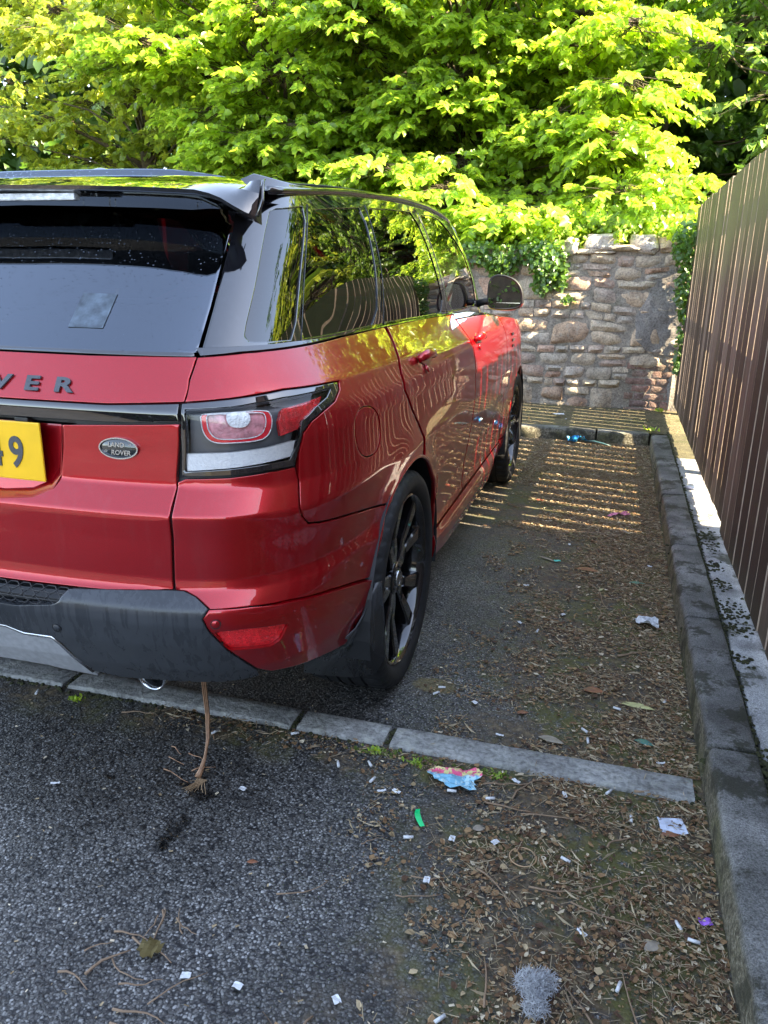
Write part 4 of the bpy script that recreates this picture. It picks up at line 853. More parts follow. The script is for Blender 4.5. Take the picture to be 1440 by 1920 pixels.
for a, b in zip(js[:-1], js[1:]):
    dx = random.uniform(-.004, .006); link('kerb_stone', kerbstone(1.942 + dx, 2.078, a + .005, b - .005, -.02, .122 + random.uniform(-.004, .004)), kerb, M['kerb'])
fk = empty('kerb', (0, 5.5, 0), label='low mossy kerb across the head of the bay in front of the stone wall', cat='kerb')
x = -4.0
while x < 1.93:
    x2 = min(x + .915, 1.935); link('kerb_stone', kerbstone(x + .004, x2 - .004, 5.49, 5.62, -.02, .108 + random.uniform(-.004, .004), 'y'), fk, M['kerb']); x = x2
ed = empty('edging_row', (0, .6, 0), label='row of flush grey edging stones laid across the entrance of the bay under the car', cat='edging stones')
je = [-5.4, -4.4, -3.5, -2.6, -1.72, -.95, -.17, .695, 1.008, 1.925]
for a, b in zip(je[:-1], je[1:]):
    k_ = link('edging_stone', kerbstone(a + .007, b - .007, .555 + random.uniform(-.004, .004), .665, -.02, .011 + random.uniform(0, .004), 'y', .004, .05, .006), ed, M['edging'])
    if a > .9: k_['label'] = 'pale lichen covered edging stone at the kerb end'
# slab strip between kerb and fence, cracked into bays
st = empty('concrete_strip', (2.2, 2, 0), label='pale mossy concrete strip between the kerb stones and the foot of the fence', cat='concrete strip')
for a, b in ((-3, -1.6), (-1.6, .10), (.10, 1.62), (1.62, 3.02), (3.02, 4.62)):
    link('slab', kerbstone(2.088, 2.60, a + .004, b - .004, -.02, .113 + random.uniform(-.003, .003), 'x', .005, .06, .006), st, M['concrete'])
link('joint_moss', sheet(2.05, 2.11, -3, 5.6, .098), None, pmat('joint_moss', (.020, .022, .008), .95, 0, .6, 40, .8, 90), kind='structure')
link('verge', sheet(2.082, 2.62, 4.62, 5.62, .104), None, bpy.data.materials.get('mossy_soil') or mat_stone('verge_soil', [(.07, .062, .03), (.07, .062, .03)], .9, 10, .95), kind='structure')
link('bank_path', sheet(-8, 2.6, 5.6, 6.9, .098, 20, 6), None, mat_stone('mossy_soil', [(.12, .10, .05), (.12, .10, .05)], .8, 10, .95), kind='structure')

# ------------------------------------------------------------------ fence
fe = empty('board_fence', (2.19, 3, 0), label='tall dark brown fence of upright boards with narrow gaps, green with algae on top', cat='fence')
bdm = box(0, .020, -.0765, .0765, 0, 1, .0); 
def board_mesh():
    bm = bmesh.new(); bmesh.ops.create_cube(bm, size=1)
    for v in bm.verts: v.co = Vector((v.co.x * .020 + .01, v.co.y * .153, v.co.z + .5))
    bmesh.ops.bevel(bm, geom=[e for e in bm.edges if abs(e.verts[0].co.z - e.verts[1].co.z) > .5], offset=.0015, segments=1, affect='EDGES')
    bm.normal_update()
    for f in bm.faces: f.material_index = 1 if abs(f.normal.y) > .9 else 0  # side faces get a paler colour: sunlight in the gaps is painted in
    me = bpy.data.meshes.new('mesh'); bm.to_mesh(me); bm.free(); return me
bmsh = board_mesh(); bmsh.materials.append(M['wood']); bmsh.materials.append(M['painted_sun_edge']); y = -3.4
while y < 6.76:
    g = random.choice((.018, .022, .024, .030)) if y > 1.2 else .007
    z0 = .185 if y > 2.75 else .14
    if abs(y - 3.12) < .4: z0 = .19
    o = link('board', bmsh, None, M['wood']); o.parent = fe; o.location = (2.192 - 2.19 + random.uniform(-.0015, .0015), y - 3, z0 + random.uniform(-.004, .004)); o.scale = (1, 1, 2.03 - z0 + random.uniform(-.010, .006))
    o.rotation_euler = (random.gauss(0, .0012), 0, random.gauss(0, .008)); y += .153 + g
for z0, z1 in ((.235, .345), (.97, 1.06), (1.735, 1.825)):
    link('rail', box(2.2135, 2.258, -3.48, 6.80, z0, z1), fe, M['wood'])
for yy in (-3.2, -.75, 1.7, 4.15, 6.7): link('post', box(2.2585, 2.355, yy - .05, yy + .05, 0, 2.0), fe, M['wood'])

# ------------------------------------------------------------------ rubble wall
WY = 6.86
wall = empty('rubble_wall', (0, WY, 0), label='old rubble stone wall of pinkish blocks with ivy over its top, closing the bay', cat='wall')
def rock(poly, depth, zc, fine=.03, seed=0, proud=0.0, rough=.010):
    """block of irregular outline (x,z) whose face swells out towards -y"""
    p = [(a, b) for a, b in poly]; per = densify(p, fine, fine); cx = sum(a for a, b in per) / len(per); cz = sum(b for a, b in per) / len(per)
    gx, gz = np.meshgrid(np.arange(min(a for a, b in p), max(a for a, b in p), fine), np.arange(min(b for a, b in p), max(b for a, b in p), fine), indexing='ij'); gx = gx.ravel(); gz = gz.ravel()
    ok = inside(gx, gz, p); gx, gz = gx[ok], gz[ok]; dd = edgedist(gx, gz, p); ok = dd > fine * .45; gx, gz, dd = gx[ok], gz[ok], dd[ok]
    vv = [Vector(q) for q in per] + [Vector(q) for q in zip(gx, gz)]; n = len(per)
    vo, _, fo, _, _, _ = delaunay_2d_cdt(vv, [(i, (i + 1) % n) for i in range(n)], [], 1, 1e-6)
    Q = np.array([(v.x, v.y) for v in vo]); dd = edgedist(Q[:, 0], Q[:, 1], p); V = []
    pl_ = [(random.uniform(-.28, .28), random.uniform(-.28, .28), random.uniform(.0, .010)) for _ in range(4)]
    tilt = (random.uniform(-.05, .05), random.uniform(-.07, .07))
    for (a, b), e in zip(Q, dd):
        h = depth * (1 - math.exp(-e / .016)) + (mn.noise(Vector((a * 11 + seed, b * 11, seed))) * rough * 1.6 + mn.noise(Vector((a * 34, b * 34, seed))) * rough * .8) * min(1, e / .02) + tilt[0] * (a - cx) + tilt[1] * (b - cz)
        h += min([0] + [c_[0] * (a - cx) + c_[1] * (b - cz) + c_[2] for c_ in pl_]) * min(1, depth / .02)
        jx = mn.noise(Vector((a * 22, b * 22, seed + 3))) * .010 if e < .004 else 0
        V.append((a - cx + jx, -h - proud, b - cz + jx * .7))
    F = []
    for f in fo:
        a, b, c = [V[i] for i in f[:3]]
        nrm = (b[0] - a[0]) * (c[2] - a[2]) - (b[2] - a[2]) * (c[0] - a[0]); F.append(tuple(f) if nrm > 0 else tuple(f[::-1]))
    nb = len(V)
    # skirt back into the wall
    es = {}
    for f in F:
        for i in range(len(f)): es[(f[i], f[(i + 1) % len(f)])] = 1
    for (a, b) in list(es):
        if (b, a) not in es:
            k = len(V); V.append((V[a][0], .05, V[a][2])); V.append((V[b][0], .05, V[b][2])); F.append((b, a, k, k + 1))
    me = mesh(V, F, True); me.set_sharp_from_angle(angle=R(40)); return me, cx, cz
def halfplane(poly, nx, nz, d):
    out = []
    for i in range(len(poly)):
        a, b = poly[i], poly[(i + 1) % len(poly)]; sa = nx * a[0] + nz * a[1] - d; sb = nx * b[0] + nz * b[1] - d
        if sa <= 0: out.append(a)
        if (sa < 0) != (sb < 0) and abs(sa - sb) > 1e-12: t = sa / (sa - sb); out.append((a[0] + (b[0] - a[0]) * t, a[1] + (b[1] - a[1]) * t))
    return out
def top_of(x): return 1.60 + .03 * math.sin(x * 3) if x > 1.0 else 1.50 + .05 * math.sin(x * 2.1)
def rubble(x0, x1, z0, ztop, skip=lambda x, z: False):
    """coursed rubble: uneven courses cut into blocks of many sizes, a few of them spanning two courses"""
    cells = []; z = z0; r = random.Random(11)
    while z < ztop - .05:
        h = r.choice((.08, .13, .18, .25)); h = min(h, ztop - z)
        if ztop - (z + h) < .05: h = ztop - z
        x = x0 + r.uniform(-.1, 0)
        while x < x1:
            w = r.uniform(.7, 2.3) * h + r.uniform(.02, .10); w = min(w, .40); xx = min(x + w, x1 + .05)
            if h > .12 and r.random() < .42:
                m_ = z + h * r.uniform(.38, .62); cells += [(x, xx, z, m_), (x, xx, m_, z + h)]
            else: cells.append((x, xx, z, z + h))
            x = xx
        z += h
    out = []
    for (a, b, c, d_) in cells:
        if skip((a + b) / 2, (c + d_) / 2): continue
        g = r.uniform(.002, .006); j = lambda s=.012: r.uniform(-s, s); a += g; b -= g; c += g; d_ -= g
        wv = lambda x_, z_: .055 * mn.noise(Vector((x_ * 2.2, z_ * 2.2, 4)))
        w_, h_ = b - a, d_ - c; cc = min(w_, h_) * r.uniform(.06, .22)
        pts = [(a + cc * r.random(), c + cc * .3 * r.random()), ((a + b) / 2 + j(), c + abs(j(.006))), (b - cc * r.random(), c + cc * .3 * r.random()), (b - .2 * cc * r.random(), c + cc), (b - abs(j(.008)), (c + d_) / 2 + j()), (b - cc * .3 * r.random(), d_ - cc), (b - cc, d_ - cc * .3 * r.random()), ((a + b) / 2 + j(), d_ - abs(j(.006))), (a + cc, d_ - cc * .3 * r.random()), (a + cc * .3 * r.random(), d_ - cc), (a + abs(j(.008)), (c + d_) / 2 + j()), (a + cc * .3 * r.random(), c + cc)]
        pts = [(p + wv(p, q) * .5, q + wv(p + 9, q)) for p, q in pts]; out.append(pts)
    return out
def sk(x, z):
    if x > 1.70 and z < .55: return True       # bricks there
    return False
cells = rubble(-3.6, 2.30, .05, 1.62, sk)
joined = []; cnt = 0
cells.sort(key=lambda c: -c[0][0])
for i, poly in enumerate(cells):
    if len(poly) < 3: continue
    fine = .035 if poly[0][0] > .3 else .09
    dep = random.uniform(.014, .036)
    me, cx, cz = rock(poly, dep, 0, fine, i * 7.3, random.uniform(0, .008))
    if cnt < 292: o = link('stone', me, None, M['stone']); o.parent = wall; o.location = (cx, 0, cz); cnt += 1
    else: me.transform(Matrix.Translation((cx, WY, cz))); joined.append(me)
if joined: link('rubble', join(joined), wall, M['stone'], kind='stuff')
bx = rubble(-9, -3.6, .05, 1.6); jm = []
for i, poly in enumerate(bx):
    me, cx, cz = rock(poly, .02, 0, .2, i * 3.1); me.transform(Matrix.Translation((cx, WY, cz))); jm.append(me)
link('far_rubble', join(jm), wall, M['stone'], kind='stuff')
r = random.Random(3); z = .05; k = 0
while z < .55:
    x = 1.70 + (0.06 if k % 2 else 0)
    while x < 2.15:
        w = r.choice((.20, .20, .10)); xx = min(x + w, 2.17)
        if xx - x > .04:
            me, cx, cz = rock([(x + .006, z + .006), (xx - .006, z + .005), (xx - .006, z + .064), (x + .006, z + .065)], .012, 0, .04, z * 50 + x * 9, 0, .004)
            o = link('brick', me, None, M['brick']); o.parent = wall; o.location = (cx, 0, cz)
        x = xx
    z += .075; k += 1
def wallback():
    X, Z = np.meshgrid(np.linspace(-9, 2.6, 233), np.linspace(-.05, 1.66, 36), indexing='ij'); n_ = np.array([[mn.noise(Vector((a * 9, b * 9, 0))) * .008 + mn.noise(Vector((a * 30, b * 30, 0))) * .004 for a, b in zip(ra, rb)] for ra, rb in zip(X, Z)])
    V = np.stack([X, WY + .008 + n_, Z], -1).reshape(-1, 3); F = np.array([(i * 36 + j, (i + 1) * 36 + j, (i + 1) * 36 + j + 1, i * 36 + j + 1) for i in range(232) for j in range(35)]); return npmesh(V, F, True)
link('mortar_bed', wallback(), wall, M['mortar']); link('wall_core', box(-9, 2.6, WY + .03, WY + .35, -.02, 1.64), wall, M['mortar'])
me, cx, cz = rock([(1.76, .80), (1.86, .70), (2.2, .62), (2.2, 1.46), (2.02, 1.50), (1.88, 1.40), (1.84, 1.22), (1.74, 1.02)], .006, 0, .04, 5, .022, .016); o = link('cement_patch', me, None, M['render']); o.parent = wall; o.location = (cx, 0, cz)
me, cx, cz = rock([(2.12, .05), (2.19, .05), (2.19, .60), (2.11, .62)], .03, 0, .04, 8, .01, .004); o = link('pier', me, None, M['render']); o.parent = wall; o.location = (cx, 0, cz)
# weathered boulders and thin slips along the top
def boulder(sx, sy, sz, seed):
    bm = bmesh.new(); bmesh.ops.create_icosphere(bm, subdivisions=3, radius=1)
    for v in bm.verts:
        d = v.co.normalized(); q = Vector((math.copysign(abs(d.x) ** .6, d.x), math.copysign(abs(d.y) ** .7, d.y), math.copysign(abs(d.z) ** .7, d.z)))
        f_ = 1 + .34 * mn.noise(d * 1.5 + Vector((seed, 0, 0))) + .14 * mn.noise(d * 5 + Vector((0, seed, 0))); v.co = Vector((q.x * sx, q.y * sy, q.z * sz)) * f_
    me = bpy.data.meshes.new('mesh'); bm.to_mesh(me); bm.free(); me.shade_smooth(); me.set_sharp_from_angle(angle=R(38)); return me
for (x, z, sx, sz, m_) in ((1.36, 1.70, .18, .095, 'coping'), (1.75, 1.705, .155, .09, 'coping'), (1.06, 1.67, .07, .085, 'coping'), (1.56, 1.655, .20, .035, 'stone'), (1.28, 1.64, .20, .035, 'stone'), (1.98, 1.70, .11, .08, 'stone'), (.84, 1.60, .13, .07, 'stone'), (.62, 1.58, .10, .06, 'stone'), (.36, 1.57, .14, .07, 'stone'), (.1, 1.56, .12, .06, 'stone'), (-.2, 1.56, .15, .07, 'stone'), (2.15, 1.68, .10, .09, 'stone')):
    o = link('coping_stone', boulder(sx, .13, sz, x * 7), None, M[m_]); o.parent = wall; o.location = (x, .07, z); o.rotation_euler = (random.uniform(-.1, .1), random.uniform(-.06, .06), random.uniform(-.2, .2))
# the bank behind the wall
X, Y = np.meshgrid(np.linspace(-40, 40, 81), np.linspace(7.2, 47, 41), indexing='ij'); Z = 1.45 + .02 * (Y - 7.2) + .12 * np.sin(X * .9) * np.cos(Y * .7); Z[:, 0] = 1.40
V = np.stack([X, Y, Z], -1).reshape(-1, 3); F = np.array([(i * 41 + j, (i + 1) * 41 + j, (i + 1) * 41 + j + 1, i * 41 + j + 1) for i in range(80) for j in range(40)]); link('bank', npmesh(V, F, True), None, M['soil'], kind='structure')
link('bank_face', sheet(-40, -9, 0, 0, 0), None) if False else None

# ------------------------------------------------------------------ leaves and trees
def leaf_verts(broad=.80, fold=.16, tipdroop=.18):
    # base, left1, left2, tip, right2, right1 along +x, unit length
    return np.array([(0, 0, 0), (.22, broad * .42, fold * .7), (.60, broad * .40, fold * .5 - tipdroop * .35), (1.0, 0, -tipdroop), (.60, -broad * .40, fold * .5 - tipdroop * .35), (.22, -broad * .42, fold * .7)])
LF = np.array([(0, 3, 2, 1), (0, 5, 4, 3)])
def leaves(P_, D, Nn, size, lv=None):
    """P (n,3) base points, D directions, Nn normals, size (n,)"""
    lv = leaf_verts() if lv is None else lv
    D = D / (np.linalg.norm(D, axis=1, keepdims=True) + 1e-9); T = np.cross(Nn, D); T /= np.linalg.norm(T, axis=1, keepdims=True) + 1e-9; Nn = np.cross(D, T)
    V = P_[:, None, :] + size[:, None, None] * (lv[None, :, 0, None] * D[:, None, :] + lv[None, :, 1, None] * T[:, None, :] + lv[None, :, 2, None] * Nn[:, None, :])
    n = len(P_); F = (LF[None] + (np.arange(n) * 6)[:, None, None]).reshape(-1, 4); return V.reshape(-1, 3), F
def tubes_np(segs, seg=3):
    """segs: list of (p0,p1,r0,r1) -> V,F"""
    A = np.array([s[0] for s in segs], float); B_ = np.array([s[1] for s in segs], float); r0 = np.array([s[2] for s in segs]); r1 = np.array([s[3] for s in segs])
    d = B_ - A; d /= np.linalg.norm(d, axis=1, keepdims=True) + 1e-9; ref = np.where(abs(d[:, 2:3]) < .9, np.array([[0, 0, 1.]]), np.array([[1., 0, 0]])); a = np.cross(d, ref); a /= np.linalg.norm(a, axis=1, keepdims=True); b = np.cross(a, d)
    V = []; 
    for j in range(seg):
        t = 2 * math.pi * j / seg; o = a * math.cos(t) + b * math.sin(t); V.append(A + o * r0[:, None]); V.append(B_ + o * r1[:, None])
    V = np.stack(V, 1); n = len(A); F = np.array([(2 * j, 2 * ((j + 1) % seg), 2 * ((j + 1) % seg) + 1, 2 * j + 1) for j in range(seg)]); F = (F[None] + (np.arange(n) * 2 * seg)[:, None, None]).reshape(-1, 4)
    return V.reshape(-1, 3), F
def spray(p, d, L, n, size, jit=.3, droop=.25):
    """one leafy twig: returns twig segments and leaf arrays"""
    d = d / np.linalg.norm(d); side = np.cross(d, (0, 0, 1.)); side /= np.linalg.norm(side) + 1e-9
    t = (np.arange(n) + .5) / n; c = p + d * (t * L)[:, None] + np.array([0, 0, -1]) * (droop * L * t ** 2)[:, None]
    s = np.where(np.arange(n) % 2 == 0, 1, -1)[:, None]; D = d * .55 + side * s * .8 + rng.normal(0, jit, (n, 3)); D[:, 2] -= .35
    Nn = np.tile((0, 0, 1.), (n, 1)) + rng.normal(0, .42, (n, 3)); return c, D, Nn, size * rng.uniform(.65, 1.25, n)
def tree(name, base, height, pads, label, cat, mat, leaf=.085, per=16, nl=15, trunk=.11, lean=(0, 0), indiv=0, group=None, nshoot=None, flat=.28, bare=0):
    t = empty(name, base, label=label, cat=cat, group=group); base = np.array(base, float)
    top = base + np.array([lean[0], lean[1], height * .8]); segs = []; C = []; Dl = []; Nl = []; Sl = []
    # trunk as a gently bent taper, limbs to every pad
    K = 7; tp = [base + (top - base) * (i / K) + np.array([math.sin(i * 1.3 + base[0]) * .10, math.cos(i * 1.7) * .08, 0]) * (i > 0) for i in range(K + 1)]
    trk = tube(tp, [trunk * (1 - .75 * i / K) for i in range(K + 1)], 9)
    for (cx, cy, cz, rad) in pads:
        c = np.array([cx, cy, cz]); hh = np.clip((cz - base[2]) * .65, .3, height * .78); k = hh / (height * .8) * K; i = min(int(k), K - 1); s0 = tp[i] + (tp[i + 1] - tp[i]) * (k - i)
        m1 = s0 * .6 + c * .4 + np.array([0, 0, .15]); m2 = s0 * .25 + c * .75 + rng.normal(0, .06, 3)
        for a, b, r0, r1 in ((s0, m1, .035, .024), (m1, m2, .024, .014), (m2, c, .014, .007)): segs.append((a, b, r0 * rad * 1.3, r1 * rad * 1.3))
        np_ = int(per * rad * rad * 6)
        out = c - s0; out[2] = 0; out /= np.linalg.norm(out) + 1e-9
        for _ in range(np_):
            a = rng.uniform(0, 2 * math.pi); q = math.sqrt(rng.uniform(.0, 1)) * rad
            p = c + np.array([math.cos(a) * q, math.sin(a) * q, rng.normal(0, flat * .45) * rad - .25 * q * q / rad])
            d = np.array([math.cos(a), math.sin(a), rng.normal(-.1, .25)]) * .8 + out * .5; L = rng.uniform(.22, .42)
            cc, DD, NN_, SS = spray(p, d, L, nl, leaf); C.append(cc); Dl.append(DD); Nl.append(NN_); Sl.append(SS)
            segs.append((c + rng.normal(0, .03, 3), p, .005, .003)); segs.append((p, cc[-1], .003, .0015))
    C = np.concatenate(C); Dl = np.concatenate(Dl); Nl = np.concatenate(Nl); Sl = np.concatenate(Sl)
    V, F = tubes_np(segs); bk = npmesh(V, F); link('trunk', trk, t, M['bark']); link('branches', bk, t, M['bark'])
    if indiv:
        dist = np.linalg.norm(C - np.array([1.57, -1.45, 1.42]), axis=1); order = np.argsort(dist); near = order[:indiv * 3:3]; keep = np.ones(len(C), bool); keep[near] = False
        lm = mesh(leaf_verts(), [tuple(f) for f in LF]); lm.materials.append(M[mat])
        for i in near:
            D = Vector(Dl[i]).normalized(); T = Vector(Nl[i]).cross(D).normalized(); Z_ = D.cross(T)
            o = bpy.data.objects.new('leaf', lm); COL.objects.link(o); o.parent = t; m4 = Matrix((D, T, Z_)).transposed().to_4x4(); m4.translation = Vector(C[i] - base); 
            o.matrix_local = m4 @ Matrix.Scale(float(Sl[i]), 4)
        C, Dl, Nl, Sl = C[keep], Dl[keep], Nl[keep], Sl[keep]
    V, F = leaves(C, Dl, Nl, Sl); link('foliage', npmesh(V, F), t, M[mat], kind='stuff'); return t
def padset(x0, x1, y0, y1, z0, z1, n, r0, r1, seed, front=True):
    r = random.Random(seed); o = []
    for i in range(n):
        x = r.uniform(x0, x1); z = z0 + (z1 - z0) * ((i + r.random()) / n); y = r.uniform(y0, y1)
        o.append((x, y, z, r.uniform(r0, r1)))
    return o
tree('hornbeam', (-.6, 9.6, 1.45), 6.0, padset(-1.9, 1.25, 7.7, 9.2, 2.1, 5.4, 46, .42, .78, 1) + [(.1, 7.6, 2.1, .5), (1.0, 7.5, 2.05, .48), (1.5, 7.35, 2.25, .42), (1.95, 7.45, 2.35, .36), (.55, 7.25, 2.05, .42), (1.35, 7.8, 2.7, .55), (1.5, 7.8, 3.3, .5), (1.45, 8.0, 3.9, .6), (-.4, 7.5, 2.3, .5), (-1.1, 7.6, 2.0, .5)], 'broad bright green tree in full sun reaching over the wall behind the car', 'tree', 'leafA', .095, 27, 17, .13, indiv=290)
tree('hornbeam', (-3.2, 9.9, 1.45), 6.5, padset(-4.6, -1.5, 7.9, 9.6, 1.9, 5.6, 46, .45, .8, 2), 'mid green tree left of the brightest one, its branches sweeping down behind the car roof', 'tree', 'leafA', .098, 24, 17, .12, indiv=150)
tree('lime_tree', (-6.6, 11.5, 1.45), 7.5, padset(-9.0, -4.0, 9.0, 12.0, 1.8, 6.8, 56, .55, .95, 3), 'yellow green tree at the far left with sky showing between its leaves', 'tree', 'leafB', .12, 12, 14, .14, indiv=60)
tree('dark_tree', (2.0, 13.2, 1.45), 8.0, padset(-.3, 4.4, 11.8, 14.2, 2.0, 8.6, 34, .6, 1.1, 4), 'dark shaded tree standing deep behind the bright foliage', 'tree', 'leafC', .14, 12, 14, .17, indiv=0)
tree('hornbeam', (.3, 11.4, 1.45), 6.5, padset(-4.5, 2.3, 10.0, 11.4, 2.0, 6.2, 60, .6, .95, 9), 'mid green tree filling in behind the brightest tree', 'tree', 'leafE', .13, 9, 14, .13)
tree('maple', (3.9, 9.6, 1.45), 6.0, padset(2.3, 5.2, 8.6, 10.2, 3.2, 6.6, 20, .45, .75, 5) + [(2.9, 8.6, 3.3, .5), (3.3, 8.3, 2.9, .45), (2.5, 8.8, 4.4, .5)], 'paler maple hanging over the corner of the fence at top right', 'tree', 'leafD', .10, 13, 15, .12, indiv=150)
tree('laurel', (2.95, 8.0, 1.45), 1.5, [(2.5, 7.7, 1.95, .32), (2.8, 7.5, 2.12, .34), (3.1, 7.3, 2.2, .32), (2.65, 7.9, 2.3, .34), (3.2, 7.8, 2.45, .4), (3.5, 7.4, 2.3, .35)], 'low broad leaved bush showing just over the top of the fence', 'bush', 'leafC', .105, 14, 12, .04, indiv=60)
for i, (x, y, h, m_, lb) in enumerate(((15.5, 4.8, 8.2, 'leafD', 'broad light green tree far beyond the fence to the right'), (19.0, 10.0, 9.5, 'leafC', 'tallest dark tree far beyond the fence to the right'), (7.4, 10.0, 7.2, 'leafB', 'tall tree in sun beyond the fence, seen mirrored in the car windows'), (11.5, 10.5, 8.2, 'leafC', 'dark bushy tree beyond the fence, mirrored in the car side'), (7.0, 13.0, 8.5, 'leafC', 'tall dark tree behind the maple and beyond the fence'))):
    tree('garden_tree', (x, y, 0), h, padset(x - 2.0, x + 2.0, y - 1.8, y + 1.8, 1.6, h + .6, 30, .6, 1.05, 20 + i), lb, 'tree', m_, .13, 6, 12, .14)
# woodland that closes the view behind
n = 60000; Pq = np.stack([rng.uniform(-18, 16, n), 14.6 + rng.uniform(0, 3.5, n), 1.2 + 8.5 * rng.uniform(0, 1, n) ** 1.1], -1); sk_ = (Pq[:, 0] < -5.5) & (Pq[:, 2] > 3.5) & (rng.uniform(0, 1, n) < .35); Pq = Pq[~sk_]; n = len(Pq)
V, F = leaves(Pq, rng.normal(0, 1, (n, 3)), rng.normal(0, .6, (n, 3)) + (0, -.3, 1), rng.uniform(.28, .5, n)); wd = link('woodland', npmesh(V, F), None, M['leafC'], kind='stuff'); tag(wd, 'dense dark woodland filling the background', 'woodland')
# undergrowth on the bank and ivy over the wall top
def scatter_bush(name, label, cat, boxes, mat, size, dens, indiv=0, **k):
    t = empty(name, (boxes[0][0], boxes[0][2], 1.4), label=label, cat=cat, **k); C = []
    for (x0, x1, y0, y1, z0, z1) in boxes:
        n = int(dens * (x1 - x0) * (z1 - z0) * max(.4, (y1 - y0))); c = rng.uniform(0, 1, (n * 3, 3)) * (x1 - x0, y1 - y0, z1 - z0) + (x0, y0, z0)
        e = ((c[:, 0] - (x0 + x1) / 2) / (x1 - x0) * 2) ** 2 + ((c[:, 2] - (z0 + z1) / 2) / (z1 - z0) * 2) ** 2 + ((c[:, 1] - (y0 + y1) / 2) / (y1 - y0) * 2) ** 2
        C.append(c[e < 1.05 + .3 * np.sin(c[:, 0] * 13) * np.cos(c[:, 2] * 11)][:n])
    C = np.concatenate(C); n = len(C); D = rng.normal(0, .6, (n, 3)) + (0, -.5, -.5); Nn = rng.normal(0, .45, (n, 3)) + (0, -.7, .7); Sz = size * rng.uniform(.6, 1.3, n)
    lv = leaf_verts(.85, .12, .1)
    if indiv:
        lm = mesh(lv, [tuple(f) for f in LF]); lm.materials.append(M[mat]); base = Vector(t.location); o_ = np.argsort(C[:, 1])[:indiv]; keep = np.ones(n, bool); keep[o_] = False
        for i in o_:
            Dv = Vector(D[i]).normalized(); T = Vector(Nn[i]).cross(Dv).normalized(); m4 = Matrix((Dv, T, Dv.cross(T))).transposed().to_4x4(); m4.translation = Vector(C[i]) - base
            o = bpy.data.objects.new('leaf', lm); COL.objects.link(o); o.parent = t; o.matrix_local = m4 @ Matrix.Scale(float(Sz[i]), 4)
        C, D, Nn, Sz = C[keep], D[keep], Nn[keep], Sz[keep]
    V, F = leaves(C, D, Nn, Sz, lv); link('foliage', npmesh(V, F), t, M[mat], kind='stuff'); return t
scatter_bush('ivy', 'ivy hanging over the wall top left of the pale boulders', 'ivy', [(.62, 1.02, 6.66, 6.90, 1.35, 1.78), (.70, .95, 6.72, 6.90, 1.20, 1.5), (.95, 1.06, 6.74, 6.88, 1.25, 1.6), (1.02, 1.12, 6.78, 6.86, 1.12, 1.20), (-.3, .7, 6.68, 6.95, 1.48, 1.72), (.2, .6, 6.72, 6.9, 1.38, 1.6)], 'ivy', .050, 7500, 150)
scatter_bush('ivy', 'ivy trailing down the wall corner beside the end of the fence', 'ivy', [(2.00, 2.26, 6.55, 6.85, 1.45, 1.92), (2.06, 2.24, 6.62, 6.85, 1.15, 1.55), (2.13, 2.24, 6.66, 6.84, .98, 1.2), (2.14, 2.23, 6.62, 6.80, .70, .98), (2.14, 2.21, 6.62, 6.78, .50, .72)], 'ivy', .052, 7500, 150)
scatter_bush('undergrowth', 'sunlit creepers and nettles spilling along the bank on top of the wall', 'undergrowth', [(.3, 2.3, 6.95, 7.7, 1.62, 2.12), (1.4, 2.35, 6.85, 7.4, 1.75, 2.05), (-1.5, .5, 6.95, 7.8, 1.55, 2.1), (1.2, 2.2, 7.3, 8.0, 1.8, 2.5), (.55, 1.25, 6.72, 7.1, 1.62, 1.90), (1.2, 2.2, 6.8, 7.1, 1.78, 2.0), (1.45, 1.62, 6.70, 6.95, 1.72, 1.92), (1.85, 2.2, 6.68, 7.0, 1.74, 1.96)], 'leafA', .060, 2600, 60)
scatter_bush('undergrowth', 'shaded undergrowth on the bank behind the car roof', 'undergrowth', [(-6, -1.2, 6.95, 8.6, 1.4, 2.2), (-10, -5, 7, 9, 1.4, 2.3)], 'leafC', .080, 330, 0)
gr = empty('grass_tuft', (1.30, 7.0, 1.75), label='spiky grass tuft among the creepers above the pale boulder', cat='grass tuft'); V = []; F = []
for i in range(90):
    a = rng.uniform(0, 6.28); l = rng.uniform(.12, .26); p = np.array([1.36 + rng.normal(0, .02), 6.93, 1.86]); d = np.array([math.cos(a) * .8, math.sin(a) * .4 - .3, rng.uniform(.2, 1)]); d /= np.linalg.norm(d); s = np.cross(d, (0, 1, 0)) * .003; k = len(V); e = p + d * l * .6; f_ = p + d * l + np.array([0, 0, -.05]); V += [p - s, p + s, e + s, f_, e - s]; F += [(k, k + 1, k + 2, k + 4), (k + 4, k + 2, k + 3)]
link('blades', mesh(V, F), gr, M['leafD'])

